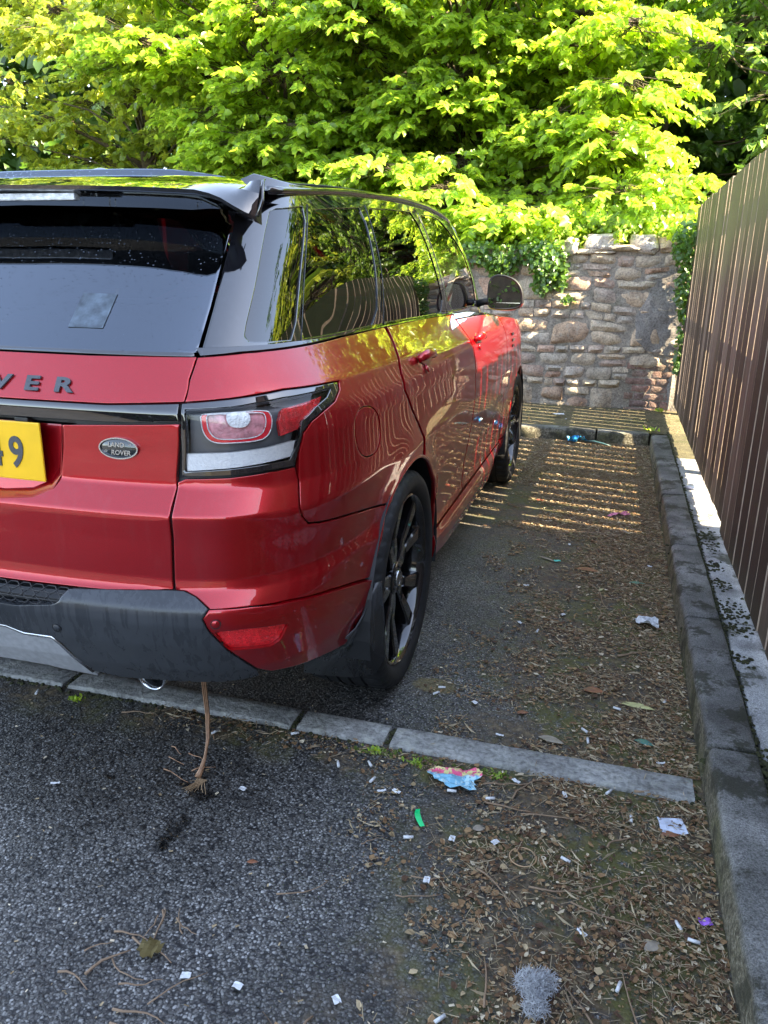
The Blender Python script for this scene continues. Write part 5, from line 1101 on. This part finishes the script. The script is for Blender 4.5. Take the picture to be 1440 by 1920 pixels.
# ------------------------------------------------------------------ the house that shades the near ground
HX = 6.0
ho = empty('house', (HX, -1.5, 0), label='gabled brick house beyond the fence whose shadow covers the road', cat='house')
gw = [(-4.4, 0), (1.93, 0), (1.93, 3.7), (-1.2, 9.0), (-4.4, 3.7)]
V = [(HX, a, b) for a, b in gw] + [(HX + 7, a, b) for a, b in gw]; F = [(0, 1, 2, 3, 4)[::-1], (5, 6, 7, 8, 9), (0, 5, 6, 1), (1, 6, 7, 2), (0, 4, 9, 5)]
link('wall', mesh(V, F), ho, pmat('house_brick', (.26, .15, .11), .9, 0, .3, 6, .3, 60))
V = []; F = []
for s0, s1 in (((2.03, 3.55), (-1.2, 9.02)), ((-4.5, 3.55), (-1.2, 9.02))):
    k = len(V)
    for x in (HX - .15, HX + 7.15): V += [(x, s0[0], s0[1]), (x, s1[0], s1[1]), (x, s1[0], s1[1] + .14), (x, s0[0], s0[1] + .14)]
    F += [(k, k + 1, k + 2, k + 3), (k + 4, k + 7, k + 6, k + 5), (k + 3, k + 2, k + 6, k + 7), (k, k + 4, k + 5, k + 1), (k, k + 3, k + 7, k + 4)]
link('roof', mesh(V, F), ho, pmat('slate', (.07, .075, .085), .7, 0, .3, 5, .3, 40))
for (y, z) in ((-2.6, 1.1), (.2, 1.1), (-2.6, 3.9), (-.6, 3.9)):
    w_ = link('window', join([box(HX - .04, HX - .002, y - .55, y + .55, z - .06, z), box(HX - .03, HX - .002, y - .5, y - .44, z, z + 1.2), box(HX - .03, HX - .002, y + .44, y + .5, z, z + 1.2), box(HX - .03, HX - .002, y - .44, y + .44, z + 1.14, z + 1.2), box(HX - .03, HX - .002, y - .44, y + .44, z, z + .06)]), ho, pmat('white_frame', (.75, .75, .73), .5))
    link('pane', box(HX - .012, HX - .001, y - .44, y + .44, z + .06, z + 1.14), w_, M['black'])
hd = rng.uniform(0, 1, (9000, 3)) * (40, 1.0, 1.9) + (-24, -17, 0); V, F = leaves(hd, rng.normal(0, 1, hd.shape), rng.normal(0, 1, hd.shape), rng.uniform(.1, .2, len(hd))); he = empty('hedge', (-4, -16.5, 0), label='long clipped hedge across the road behind the camera', cat='hedge'); link('foliage', npmesh(V, F), he, M['leafC'], kind='stuff'); link('hedge_core', box(-23.8, 15.8, -16.8, -16.2, 0, 1.7), he, M['soil'])
# ------------------------------------------------------------------ litter, twigs and small things
def dens(x, y):
    """how thick the leaf litter lies at a point of the bay floor"""
    n_ = mn.noise(Vector((x * 3.2, y * 3.2, 1))) * .5 + mn.noise(Vector((x * 9, y * 9, 5))) * .35
    a = min(max((x + n_ * .8 - 1.10) / .45, 0), 1) * min(max(.62 + 1.5 * mn.noise(Vector((x * 5.5, y * 5.5, 9))) + max(0, x - 1.70) * 3.2, .16), 1)
    if y > 2.2: a = max(a, min(max((x + n_ - (1.25 - (y - 2.2) * .28)) / .4, 0), 1))
    if y > 3.9: a = max(a, .8)
    e = max(0, 1 - abs(y - (.50 + n_ * .06)) / .09) * (.5 + n_) * .8
    return max(a, e)
def litter(n, x0, x1, y0, y1, z, mats, kinds, seedoff=0):
    V = [[] for _ in mats]; F = [[] for _ in mats]; c = 0
    while c < n:
        x = random.uniform(x0, x1); y = random.uniform(y0, y1)
        if x > 1.935 and z < .05: continue
        if .555 < y < .665 and z < .05 and random.random() < .75: continue
        if random.random() > dens(x, y) and z < .05: continue
        c += 1; k = random.choices(range(len(mats)), kinds)[0]; a = random.uniform(0, 6.283)
        if k in (0, 1):      # curled flakes of leaf
            s = random.uniform(.0018, .0055) * random.choice((.5, .6, .8, 1, 1, 1.3, 1.3, 1.7, 2.4)); w = s * random.uniform(.35, .8)
        else: s = random.uniform(.006, .022) * random.choice((.5, .7, .9, 1.2)); w = random.uniform(.0004, .0009)
        ca, sa = math.cos(a), math.sin(a); hz = z + random.uniform(.001, .009); t = random.uniform(-.5, .5) * s; cu = random.uniform(-.3, .6) * w; b = len(V[k])
        j = lambda: random.uniform(.55, 1.3)
        if k > 1: q_ = ((-s, -w, 0), (0, -w + t * .3, cu), (s, -w, t), (s, w, t), (0, w + t * .3, cu), (-s, w, 0))
        else: q_ = ((-s * j(), 0, 0), (-s * .4 * j(), -w * j(), cu), (s * .5 * j(), -w * j(), cu * .5), (s * j(), w * .3 * (j() - 1), t), (s * .45 * j(), w * j(), cu), (-s * .5 * j(), w * j(), cu * j()))
        for (u_, v_, h) in q_: V[k].append((x + u_ * ca - v_ * sa, y + u_ * sa + v_ * ca, hz + h + (.002 if k > 1 else 0)))
        F[k].append((b, b + 1, b + 2, b + 5)); F[k].append((b + 5, b + 2, b + 3, b + 4))
    return V, F
def lm_(name, cols, rough=.75):
    m, nt, p = newmat(name); g = N(nt, 'ShaderNodeNewGeometry'); nt.links.new(ramp(nt, g.outputs['Random Per Island'], [(i / (len(cols) - 1), c) for i, c in enumerate(cols)]).outputs[0], p.inputs['Base Color']); p.inputs['Roughness'].default_value = rough; return m
LM = [lm_('brown_litter', [(.045, .020, .009), (.11, .055, .022), (.19, .105, .045), (.29, .18, .085)]), lm_('pale_litter', [(.20, .14, .07), (.36, .27, .15), (.58, .50, .36)]), lm_('straw_bits', [(.20, .15, .08), (.42, .34, .22), (.13, .08, .045)])]
V, F = litter(120000, .2, 1.94, -1.0, 5.48, .002, LM, (.58, .16, .26))
for k, nm in enumerate(('leaf_litter', 'pale_leaf_litter', 'straw_litter')):
    if V[k]: tag(link(nm, mesh(V[k], F[k]), None, LM[k], kind='stuff'), ('brown crumbs of dead leaves covering the bay floor', 'pale dry flakes scattered over the brown leaf litter', 'thin straw bits and needles scattered through the leaf litter')[k], 'litter')
V, F = litter(5000, -1.5, 2.2, 5.63, 6.84, .112, LM, (.55, .1, .35)); off = 0
link('path_litter', join([mesh(V[k], F[k]) for k in range(3)], [0, 1, 2]), None, None, kind='stuff', label='dead leaves and moss on the raised strip at the wall foot', cat='litter')
for m_ in LM: bpy.data.objects['path_litter'].data.materials.append(m_)
V, F = litter(2200, -1.2, 1.2, -1.3, .55, .002, LM, (.35, .25, .4)) if False else ([[]] * 3, [[]] * 3)
# sparse crumbs over the open road
V = []; F = []
for i in range(420):
    x = random.uniform(-1.0, 1.4); y = random.uniform(-.9, 1.0) ; a = random.uniform(0, 6.28); s = random.uniform(.002, .006); b = len(V); w = s * random.uniform(.2, .6)
    if .55 < y < .67: continue
    for (u_, v_) in ((-s, -w), (s, -w), (s, w), (-s, w)): V.append((x + u_ * math.cos(a) - v_ * math.sin(a), y + u_ * math.sin(a) + v_ * math.cos(a), .006 + random.uniform(0, .003)))
    F.append((b, b + 1, b + 2, b + 3))
tag(link('road_crumbs', mesh(V, F), None, LM[1], kind='stuff'), 'tiny pale crumbs scattered on the dark asphalt', 'litter')
# moss cushions and low weeds along the joints
def moss(pts, name, label, mat, r0=.006, r1=.018):
    V = []; F = []
    for (x, y, z, n_, sx, sy) in pts:
        for _ in range(n_):
            px, py = x + random.gauss(0, sx), y + random.gauss(0, sy); r_ = random.uniform(r0, r1); b = len(V); k = 6
            V.append((px, py, z + r_ * .55))
            for i in range(k): V.append((px + r_ * .6 * math.cos(i * 1.047), py + r_ * .6 * math.sin(i * 1.047), z + r_ * .4))
            for i in range(k): V.append((px + r_ * math.cos(i * 1.047), py + r_ * math.sin(i * 1.047), z - .001))
            for i in range(k): F.append((b, b + 1 + i, b + 1 + (i + 1) % k)); F.append((b + 1 + i, b + 7 + i, b + 7 + (i + 1) % k)); F.append((b + 1 + i, b + 7 + (i + 1) % k, b + 1 + (i + 1) % k))
    tag(link(name, mesh(V, F, True), None, mat, kind='stuff'), label, 'moss')
mossm = pmat('moss', (.030, .032, .008), .95, 0, .7, 60, .8, 300); mossg = pmat('green_moss', (.09, .13, .015), .9, 0, .6, 60, .8, 300)
pts = [(2.083, -3 + i * .035, .115, 3, .005, .02) for i in range(245)] + [(2.02, j, .105, 26, .035, .005) for j in js[1:-1]] + [(1.945, j, .06, 12, .004, .005) for j in js[1:-1]]
pts += [(2.13, 2.66, .116, 90, .03, .10), (2.12, 2.25, .116, 50, .022, .05), (2.13, 2.02, .116, 40, .022, .03), (2.13, 1.72, .116, 90, .035, .06), (2.13, 1.55, .116, 40, .03, .03), (2.12, 1.28, .116, 25, .02, .02), (2.11, .62, .116, 60, .015, .05), (2.10, .35, .116, 60, .015, .08)]
moss(pts, 'kerb_moss', 'dark moss filling the joints of the kerb and the concrete strip', mossm, .004, .010)
pts = [(-.9 + i * .06, .545 + random.gauss(0, .006), .001, 6, .03, .008) for i in range(31)] + [(.69, .61, .004, 14, .004, .03), (1.008, .61, .004, 14, .004, .03), (-.17, .61, .004, 14, .004, .03), (1.9, .60, .004, 40, .02, .04)]
moss(pts, 'edging_moss', 'brown moss along the lower edge of the edging stones', mossm, .004, .009)
moss([(1.06, .535, .002, 40, .06, .012), (1.2, .53, .002, 20, .05, .01), (1.34, .525, .002, 20, .03, .008), (.95, .52, .002, 16, .03, .01)], 'green_moss', 'bright green moss beside the multicoloured paper scrap', mossg, .004, .009)
def sprout(x, y, z, n_, label, s=.022):
    e = empty('weed', (x, y, z), label=label, cat='weed'); V = []; F = []
    for _ in range(n_):
        a = random.uniform(0, 6.28); l = random.uniform(.4, 1) * s; el = random.uniform(.2, 1.2); px, py = random.gauss(0, s * .6), random.gauss(0, s * .4); b = len(V); d = Vector((math.cos(a) * math.cos(el), math.sin(a) * math.cos(el), math.sin(el))); t = d.cross(Vector((0, 0, 1))).normalized() * l * .3
        p = Vector((px, py, .002)); V += [p, p + d * l * .5 - t, p + d * l, p + d * l * .5 + t]; F += [(b, b + 1, b + 2, b + 3)]
    link('leaves', mesh(V, F), None, M['leafA']).parent = e
sprout(.985, .525, 0, 40, 'small green weed at the joint of the two right hand edging stones'); sprout(1.12, .505, 0, 26, 'tiny green weed left of the multicoloured paper scrap'); sprout(1.36, .52, 0, 24, 'tiny green weed right of the multicoloured paper scrap')
sprout(-.08, .50, 0, 30, 'small weed under the left end of the bumper'); sprout(1.95, 5.66, .11, 30, 'green weed at the corner of the two kerbs', .05); sprout(2.06, 6.72, .11, 26, 'green weed at the foot of the wall beside the bricks', .05)

white = pmat('white_paper', (.60, .61, .62), .7, 0, .22, 90); 
def crumple(w, l, amp, seed, nx=9, ny=9, edge=.25):
    V = []
    for i in range(nx):
        for j in range(ny):
            u_, v_ = i / (nx - 1) - .5, j / (ny - 1) - .5; q = Vector((u_ * 3.5, v_ * 3.5, seed)); rr = 1 + edge * mn.noise(Vector((math.atan2(v_, u_) * 1.5, seed, 2)))
            V.append((u_ * w * rr + mn.noise(q * 2) * w * .05, v_ * l * rr + mn.noise(q * 2 + Vector((5, 0, 0))) * l * .05, amp * (.5 + mn.noise(q) * .9 + mn.noise(q * 2.6) * .5) + .002))
    m_ = min(v[2] for v in V); V = [(a, b, c - m_ + .003) for a, b, c in V]
    def corner(i, j): return (i in (0, nx - 1)) and (j in (0, ny - 1))
    F = [(i * ny + j, (i + 1) * ny + j, (i + 1) * ny + j + 1, i * ny + j + 1) for i in range(nx - 1) for j in range(ny - 1) if not (edge > .2 and (i in (0, nx - 2)) and (j in (0, ny - 2)))]
    return mesh(V, F, False)
def put(name, me, mat, x, y, rz, label, cat, z=.004, group=None, rx=0):
    o = link(name, me, None, mat, loc=(x, y, z), label=label, cat=cat, group=group); o.rotation_euler = (rx, 0, rz); return o
put('crumpled_plastic', crumple(.16, .10, .06, 3.1), pmat('blue_plastic', (.02, .24, .48), .25, 0, .35, 40), 1.33, 5.42, .4, 'bright blue crumpled plastic wrapper against the far kerb', 'wrapper')
put('cable_sleeve', tube([(0, 0, .02), (.08, -.02, .03), (.16, -.05, .02), (.22, -.07, .01)], [.015, .02, .014, .006], 8, flat=.4), pmat('dark_teal_plastic', (.03, .07, .08), .35), 1.40, 5.42, 0, 'dark teal strip of plastic lying beside the blue wrapper', 'plastic strip')
put('pink_wrapper', crumple(.155, .040, .022, 8.2, 9, 5), pmat('pink_foil', (.55, .16, .26), .35, 0, .4, 60), 1.70, 3.31, .55, 'crumpled pink wrapper crossed by strips of sunlight', 'wrapper')
put('tissue', crumple(.10, .075, .028, 5.7), white, 1.815, 1.73, .2, 'crumpled white tissue beside the kerb', 'tissue')
put('paper_scrap', crumple(.145, .085, .014, 2.2, 13, 11, .6), None, 1.25, .455, .15, 'flattened pale blue paper scrap with pink and yellow blotches', 'paper scrap')
def scrapm():
    m, nt, p = newmat('blotched_paper'); P = N(nt, 'ShaderNodeTexCoord').outputs['Object']; X, Y, Z = sepxyz(nt, P); n_ = noise(nt, P, 45, 4, .6, .6)
    c = mixc(nt, mrange(nt, n_, .52, .60), (.20, .46, .62), (.45, .66, .72)); c = mixc(nt, mrange(nt, mth(nt, 'ADD', Y, mth(nt, 'MULTIPLY', n_, .04)), .030, .040), c, mixc(nt, mrange(nt, noise(nt, P, 70, 3), .48, .54), (.66, .60, .26), (.70, .10, .22)))
    c = mixc(nt, mrange(nt, noise(nt, P, 120, 3), .64, .68), c, (.05, .06, .08)); nt.links.new(c, p.inputs['Base Color']); p.inputs['Roughness'].default_value = .8; return m
bpy.data.objects['paper_scrap'].data.materials.append(scrapm())
def blade(l, w, curl, n_=8, tip=.1):
    V = []; 
    for i in range(n_ + 1):
        t = i / n_; ww = w * (tip + (1 - tip) * math.sin(math.pi * min(max(t, .04), .96)) ** .7); a = curl * (t - .5); V += [(l * (t - .5), curl * l * (t - .5) ** 2 - ww / 2, .003 + .006 * math.sin(t * 3)), (l * (t - .5), curl * l * (t - .5) ** 2 + ww / 2, .004 + .004 * math.sin(t * 3))]
    return mesh(V, [(2 * i, 2 * i + 2, 2 * i + 3, 2 * i + 1) for i in range(n_)], True)
put('green_strip', blade(.070, .016, .35, 8, .7), pmat('vivid_green_plastic', (.0, .62, .18), .35), 1.185, .262, -1.15, 'vivid green strip of plastic on the road left of the rubber band', 'plastic strip')
put('rubber_band', (lambda: (lambda me: (me.transform(Matrix.Rotation(R(90), 4, 'Y')), me)[1])(lathe([(.0015, .0335), (.0, .0355), (-.0015, .0335), (0, .0315)], 40, closed=True)))(), pmat('tan_rubber', (.42, .27, .15), .6), 1.475, .20, 0, 'tan rubber band lying in the leaf litter', 'rubber band', z=.007)
def fluffm():
    n_ = 2600; a = rng.normal(0, 1, (n_, 3)); a /= np.linalg.norm(a, axis=1, keepdims=True); r_ = rng.uniform(.3, 1, n_)[:, None] ** .4; lobes = np.array([(-.018, .012, .026), (.016, .02, .028), (.004, -.032, .018), (0, .0, .03)])[rng.integers(0, 4, n_)]
    p = a * r_ * (.026, .025, .024) + lobes; d = rng.normal(0, 1, (n_, 3)); d /= np.linalg.norm(d, axis=1, keepdims=True); q = p + d * rng.uniform(.006, .016, n_)[:, None]; p[:, 2] = np.maximum(p[:, 2], .002); q[:, 2] = np.maximum(q[:, 2], .002)
    V, F = tubes_np([(p[i], q[i], .0006, .0003) for i in range(n_)]); return npmesh(V, F)
put('fluff_ball', fluffm(), pmat('grey_fluff', (.46, .47, .49), .95, 0, .3, 90), 1.545, -.195, 0, 'clump of grey white fluff at the front of the litter', 'fluff')
put('card_piece', crumple(.070, .062, .006, 9.4, 5, 5, .1), pmat('pale_card', (.55, .60, .72), .6), 1.845, .435, .2, 'pale lilac piece of card with a brown leaf on its corner, near the kerb', 'card')
def leafmesh(l, w, curl=.25):
    V = []; n_ = 8
    for i in range(n_ + 1):
        t = i / n_; ww = w * math.sin(math.pi * min(t * 1.02, 1)) ** .8 * (1.15 - .3 * t); V += [(l * (t - .5), -ww / 2, .003 + abs(curl) * ww * .5), (l * (t - .5), 0, .003 + curl * .02 * math.sin(t * 3)), (l * (t - .5), ww / 2, .003 + abs(curl) * ww * .4)]
    return mesh(V, [f for i in range(n_) for f in ((3 * i, 3 * i + 3, 3 * i + 4, 3 * i + 1), (3 * i + 1, 3 * i + 4, 3 * i + 5, 3 * i + 2))], True)
lf_b = pmat('russet_leaf', (.22, .085, .04), .55, 0, .35, 60); lf_y = pmat('yellowing_leaf', (.46, .44, .20), .5, 0, .25, 50); lf_t = pmat('teal_leaf', (.05, .17, .14), .45, 0, .2, 50); lf_g = pmat('grey_leaf', (.26, .22, .17), .6, 0, .3, 50)
for (x, y, l, w, rz, m_, lab) in ((1.62, 1.10, .075, .045, .1, lf_b, 'large russet leaf level with the rear wheel'), (1.395, .88, .040, .022, .3, lf_b, 'small russet leaf in front of the rear wheel'), (1.77, 1.04, .115, .035, -.1, lf_y, 'long pale yellow leaf near the kerb'), (1.785, .82, .065, .030, -.25, lf_t, 'teal green leaf just inside the edging stones'), (1.785, 2.20, .080, .032, .1, lf_t, 'teal green leaf beside the kerb further back'), (1.74, 2.98, .14, .020, -.9, lf_g, 'long narrow grey leaf below the last sun stripe'), (1.50, .745, .085, .035, -.2, lf_g, 'torn grey leaf lying just inside the edging stones'), (1.55, 2.30, .12, .05, -.1, lf_b, 'broad curled brown leaf in the middle of the litter'), (1.84, .40, .05, .025, .2, lf_b, 'brown leaf lying on the pale card'), (1.30, 3.05, .05, .02, .4, lf_g, 'small pale leaf beside the sun stripes'), (1.62, 2.06, .035, .016, 1.1, lf_y, 'tiny yellow leaf left of the teal leaf'), (1.35, .27, .035, .025, .4, lf_g, 'small tan leaf left of the rubber band'), (1.78, .01, .045, .03, .8, lf_g, 'tan leaf beside the white filter near the kerb'), (.83, -.02, .03, .014, .3, lf_b, 'tiny brown leaf on the open asphalt'), (1.34, 2.40, .10, .018, -.5, lf_g, 'narrow dry leaf left of the broad brown leaf')):
    put('fallen_leaf', leafmesh(l, w), m_, x, y, rz, lab, 'leaf', group='fallen leaves on the ground')
put('film_scrap', crumple(.03, .02, .006, 1.2, 5, 5, .1), pmat('purple_film', (.32, .12, .62), .4), 1.90, .115, .3, 'tiny purple scrap of film beside the kerb', 'scrap')
put('film_scrap', crumple(.032, .02, .006, 4.2, 5, 5, .1), pmat('turquoise_film', (.05, .55, .45), .4), 1.395, 2.38, .3, 'tiny turquoise scrap on a dry leaf', 'scrap')
put('film_scrap', crumple(.04, .018, .006, 6.2, 5, 5, .1), pmat('red_film', (.6, .03, .03), .4), 1.20, 3.48, .1, 'tiny red scrap between the sun stripes', 'scrap')
put('film_scrap', crumple(.05, .05, .012, 7.2, 6, 6), pmat('moss_lump', (.10, .075, .02), .8), .735, -.325, .1, 'small tan moss lump among the twigs on the road', 'moss lump')
# cigarette ends and paper shreds
butt = tube([(-.013, 0, 0), (.013, 0, 0)], [.0042, .0040], 8); butt.transform(Matrix.Translation((0, 0, .0045)))
shred = crumple(.026, .011, .004, 11, 5, 4, .1); square = crumple(.021, .015, .004, 12, 4, 4, .1)
items = [(1.34, .72, 'on the inner edge of the edging stones', 1), (1.60, .83, 'pointing up the bay just inside the edging stones', 0), (1.612, .775, 'lowest of the pair inside the edging stones', 0), (1.68, .53, 'standing out alone just outside the edging stones', 0), (1.18, .18, 'below the vivid green strip', 0), (1.58, .22, 'right of the rubber band', 0), (1.84, .085, 'beside the tan leaf close to the kerb', 0), (1.71, -.12, 'right of the grey fluff', 0), (.715, .53, 'at the foot of the short edging stone', 0), (.955, -.35, 'on the asphalt at the bottom of the picture', 2), (1.16, -.32, 'at the bottom right of the open asphalt', 2), (1.74, .43, 'left of the pale card', 0), (1.09, .91, 'below the rear tyre', 0), (1.10, .955, 'on the tan moss disc', 0), (1.23, .89, 'right of the tan moss disc', 2), (-.23, .49, 'under the left side of the bumper', 0), (.47, .46, 'beside the long grass stalk', 0), (.16, .09, 'on the asphalt below the silver panel', 1), (.68, .23, 'on the asphalt right of the grass root', 2), (.99, .45, 'below the edging joint with the green weed', 0), (1.29, .21, 'between the green strip and the rubber band', 2), (1.40, .23, 'just left of the rubber band', 2), (1.25, .40, 'just under the multicoloured paper scrap', 0), (1.42, .50, 'among the twigs right of the paper scrap', 1), (1.56, .48, 'in the middle of the litter outside the edging', 1), (1.86, 1.10, 'high up against the kerb near the yellow leaf', 1), (1.83, .72, 'by the kerb beside the teal leaf', 1), (1.70, 1.00, 'below the long yellow leaf', 0), (1.30, 1.58, 'right of the rear wheel hub', 1), (1.38, 1.52, 'right of the rear wheel in the thin litter', 0), (1.47, 1.72, 'in the thin litter behind the wheel line', 2), (1.28, 2.0, 'on bare asphalt beside the door sill', 1), (1.85, 2.45, 'against the kerb just above the far teal leaf', 1), (1.44, 2.66, 'in the dark litter below the sun stripes', 1), (1.20, 5.9, 'on the mossy strip before the wall', 1), (1.36, .40, 'at the left border of the litter', 0), (1.10, .35, 'between the green strip and the edging', 1), (.90, .42, 'above the open asphalt near the edging', 0), (1.02, .38, 'nearest the small green weed at the edging joint', 0), (1.06, .34, 'left of the multicoloured paper scrap', 1), (1.87, .05, 'next to the tiny purple scrap of film', 0), (1.63, .00, 'below the curved twig', 1), (1.26, .05, 'where the leaf litter meets the bare road', 2), (1.37, -.30, 'at the very bottom beside the fluff', 0), (.84, -.36, 'inside the heap of twigs', 2), (1.80, -.22, 'at the lower right corner of the litter', 0)]
names = (('cigarette_end', butt, 'white cigarette end', 'cigarette end'), ('paper_shred', shred, 'torn white paper shred', 'paper'), ('paper_square', square, 'small pale square of paper', 'paper'))
for i, (x, y, lab, k) in enumerate(items):
    nm, me, pre, cat = names[k]; o = put(nm, me, white, x, y, (i * 2.4) % 3.1, pre + ' ' + lab, cat, z=.119 if y > 5.6 else .005, group='white cigarette ends and paper scraps on the ground')
# twigs
tw = lm_('twig_bark', [(.10, .055, .035), (.20, .13, .08), (.30, .22, .14)])
def twig(pts, r, z=.006): return tube([(a, b, z + random.uniform(0, .006)) for a, b in pts], [r * (1 - .6 * i / max(1, len(pts) - 1)) for i in range(len(pts))], 6)
def bent(x, y, a, l, n_=5, k=.25):
    o = [(x, y)]
    for i in range(n_): a += random.uniform(-k, k); x += math.cos(a) * l / n_; y += math.sin(a) * l / n_; o.append((x, y))
    return o
for (x, y, a, l, r_, lab, k) in ((1.70, 1.40, .5, .20, .0045, 'thick pale stick near the kerb beyond the yellow leaf', .2), (1.56, 2.12, -.9, .30, .0035, 'curved twig arching through the middle of the litter', .45), (1.62, 1.72, 1.6, .18, .003, 'short twig joining the curved twig', .3), (1.45, 2.9, .15, .34, .003, 'long straight twig under the last sun stripe', .15), (1.47, 1.18, -.2, .16, .003, 'twig left of the large russet leaf', .2), (1.50, .10, .3, .36, .0025, 'long thin curved twig in front of the rubber band', .25), (1.60, .08, -.5, .22, .0022, 'thin twig crossing the long curved one', .2), (1.09, -.46, 1.2, .10, .005, 'short pale stick at the bottom edge of the road', .15), (1.70, -.30, 2.0, .18, .004, 'pale stick at the lower right of the litter', .2), (1.78, -.30, 1.8, .24, .003, 'thin stick at the lower right corner beside the kerb', .1), (1.45, -.25, 1.7, .12, .003, 'upright pale twig left of the grey fluff', .1), (1.37, .12, -.4, .14, .003, 'dark twig at the border of the litter', .3), (1.33, .46, .7, .16, .0028, 'twig curling over the edging stones', .5), (1.42, .42, 1.2, .20, .0028, 'twig standing across the edging stones', .4), (1.45, .36, .1, .25, .0025, 'thin twig below the edging stones', .4), (1.35, .38, -.1, .14, .003, 'pale stick below the paper scrap', .1), (.60, .56, 1.9, .08, .003, 'small dark twig at the short edging stone', .2), (.53, .60, -1.0, .10, .0022, 'fine twig leaning on the edging row', .3), (.12, .47, .2, .12, .0025, 'twig lying in the moss left of the exhaust', .2), (1.07, .12, .9, .05, .002, 'small forked straw on the open asphalt', .1), (.93, -.10, .1, .13, .002, 'pale straw on the asphalt in the middle of the road', .3), (1.75, 1.62, -.6, .16, .003, 'twig under the thick pale stick', .4), (1.2, -.02, .1, .11, .002, 'fine twig at the left border of the leaf litter', .2), (1.22, .05, .0, .10, .002, 'second fine twig at the left border of the leaf litter', .2), (1.75, .56, .1, .12, .005, 'pale stick near the kerb outside the edging row', .1), (1.68, .30, 1.2, .10, .003, 'crooked pale twig right of the rubber band', .5)):
    o = link('twig', twig([(p - x, q_ - y) for p, q_ in bent(x, y, a, l, 6, k)], r_), None, tw, loc=(x, y, 0), label=lab, cat='twig', group='twigs on the ground')
hp = empty('twig_heap', (.72, -.30, 0), label='loose heap of reddish twigs on the open asphalt', cat='twigs')
for (x, y, a, l, r_) in ((.70, -.22, -.7, .10, .003), (.70, -.24, -1.2, .06, .002), (.745, -.235, -.35, .07, .0022), (.63, -.305, .35, .10, .0025), (.68, -.31, -.1, .12, .003), (.64, -.42, 1.5, .10, .0038), (.58, -.43, .25, .09, .0028), (.67, -.37, -1.0, .10, .0022), (.72, -.42, .25, .09, .0022), (.80, -.44, 1.35, .13, .002), (.74, -.47, .3, .12, .003), (.755, -.50, -.1, .07, .0035), (.78, -.27, 2.6, .08, .0018), (.72, -.26, 1.9, .05, .002), (.60, -.37, 1.1, .06, .002)):
    link('twig', twig([(p - .72, q_ + .30) for p, q_ in bent(x, y, a, l, 5, .35)], r_), None, tw).parent = hp
# pulled-up grass stalk hanging out from under the bumper
gs = empty('grass_stalk', (.55, .22, 0), label='long dry stalk with frayed root trailing from under the bumper', cat='stalk')
straw = pmat('dry_stalk', (.26, .14, .075), .5, 0, .3, 60); P0 = np.array([.55, .22, 0])
for k, (dx, lift) in enumerate(((0, 0), (.006, .01), (-.006, -.005))):
    ln = [(.534, .235, .010), (.536, .255, .026), (.535, .28, .048), (.525 + dx * .4, .32, .084), (.499 + dx * .8, .37, .131), (.459 + dx, .43, .172), (.414 + dx, .50, .20), (.39 + dx, .56, .36)]
    link('stalk', tube([tuple(np.array(p) - P0) for p in ln], [.010 if k == 0 else .003, .008 if k == 0 else .003, .005 if k == 0 else .003, .0036, .003, .0028, .0025, .0025], 8), None, straw).parent = gs
V, F = tubes_np([((.0 + random.gauss(0, .006), .012, .01), (-.008 + random.gauss(0, .016), -.035 + random.gauss(0, .010), .004 + random.random() * .012), .002, .0008) for _ in range(40)]); link('root_fibres', npmesh(V, F), None, pmat('root_fibre', (.38, .26, .15), .8)).parent = gs
for (x, y, a, l) in ((.40, .30, -.1, .07), (.38, .35, -.3, .06), (.42, .24, .1, .10), (.50, .26, .9, .07), (.45, .33, -.2, .06), (.46, .46, -1.2, .05)):
    o = link('stalk_piece', twig([(p - P0[0], q_ - P0[1]) for p, q_ in bent(x, y, a, l, 4, .3)], .0022), None, straw); o.parent = gs
put('paper_piece', crumple(.12, .07, .02, 14, 6, 6), white, 1.11, 6.1, .2, 'white paper lying on the mossy strip before the wall', 'paper', z=.115)
put('plastic_lid', disc_mesh(.055, .055, .012, 24), M['lens'] if False else pmat('milky_plastic', (.70, .72, .74), .2), 2.155, 3.72, 0, 'milky plastic lid on the concrete strip at the fence foot', 'lid', z=.118)
put('weed_sprig', blade(.05, .03, .2), mossg, 1.80, 4.72, .3, 'single bright green leaf lit by sun near the far kerb', 'leaf', z=.012)
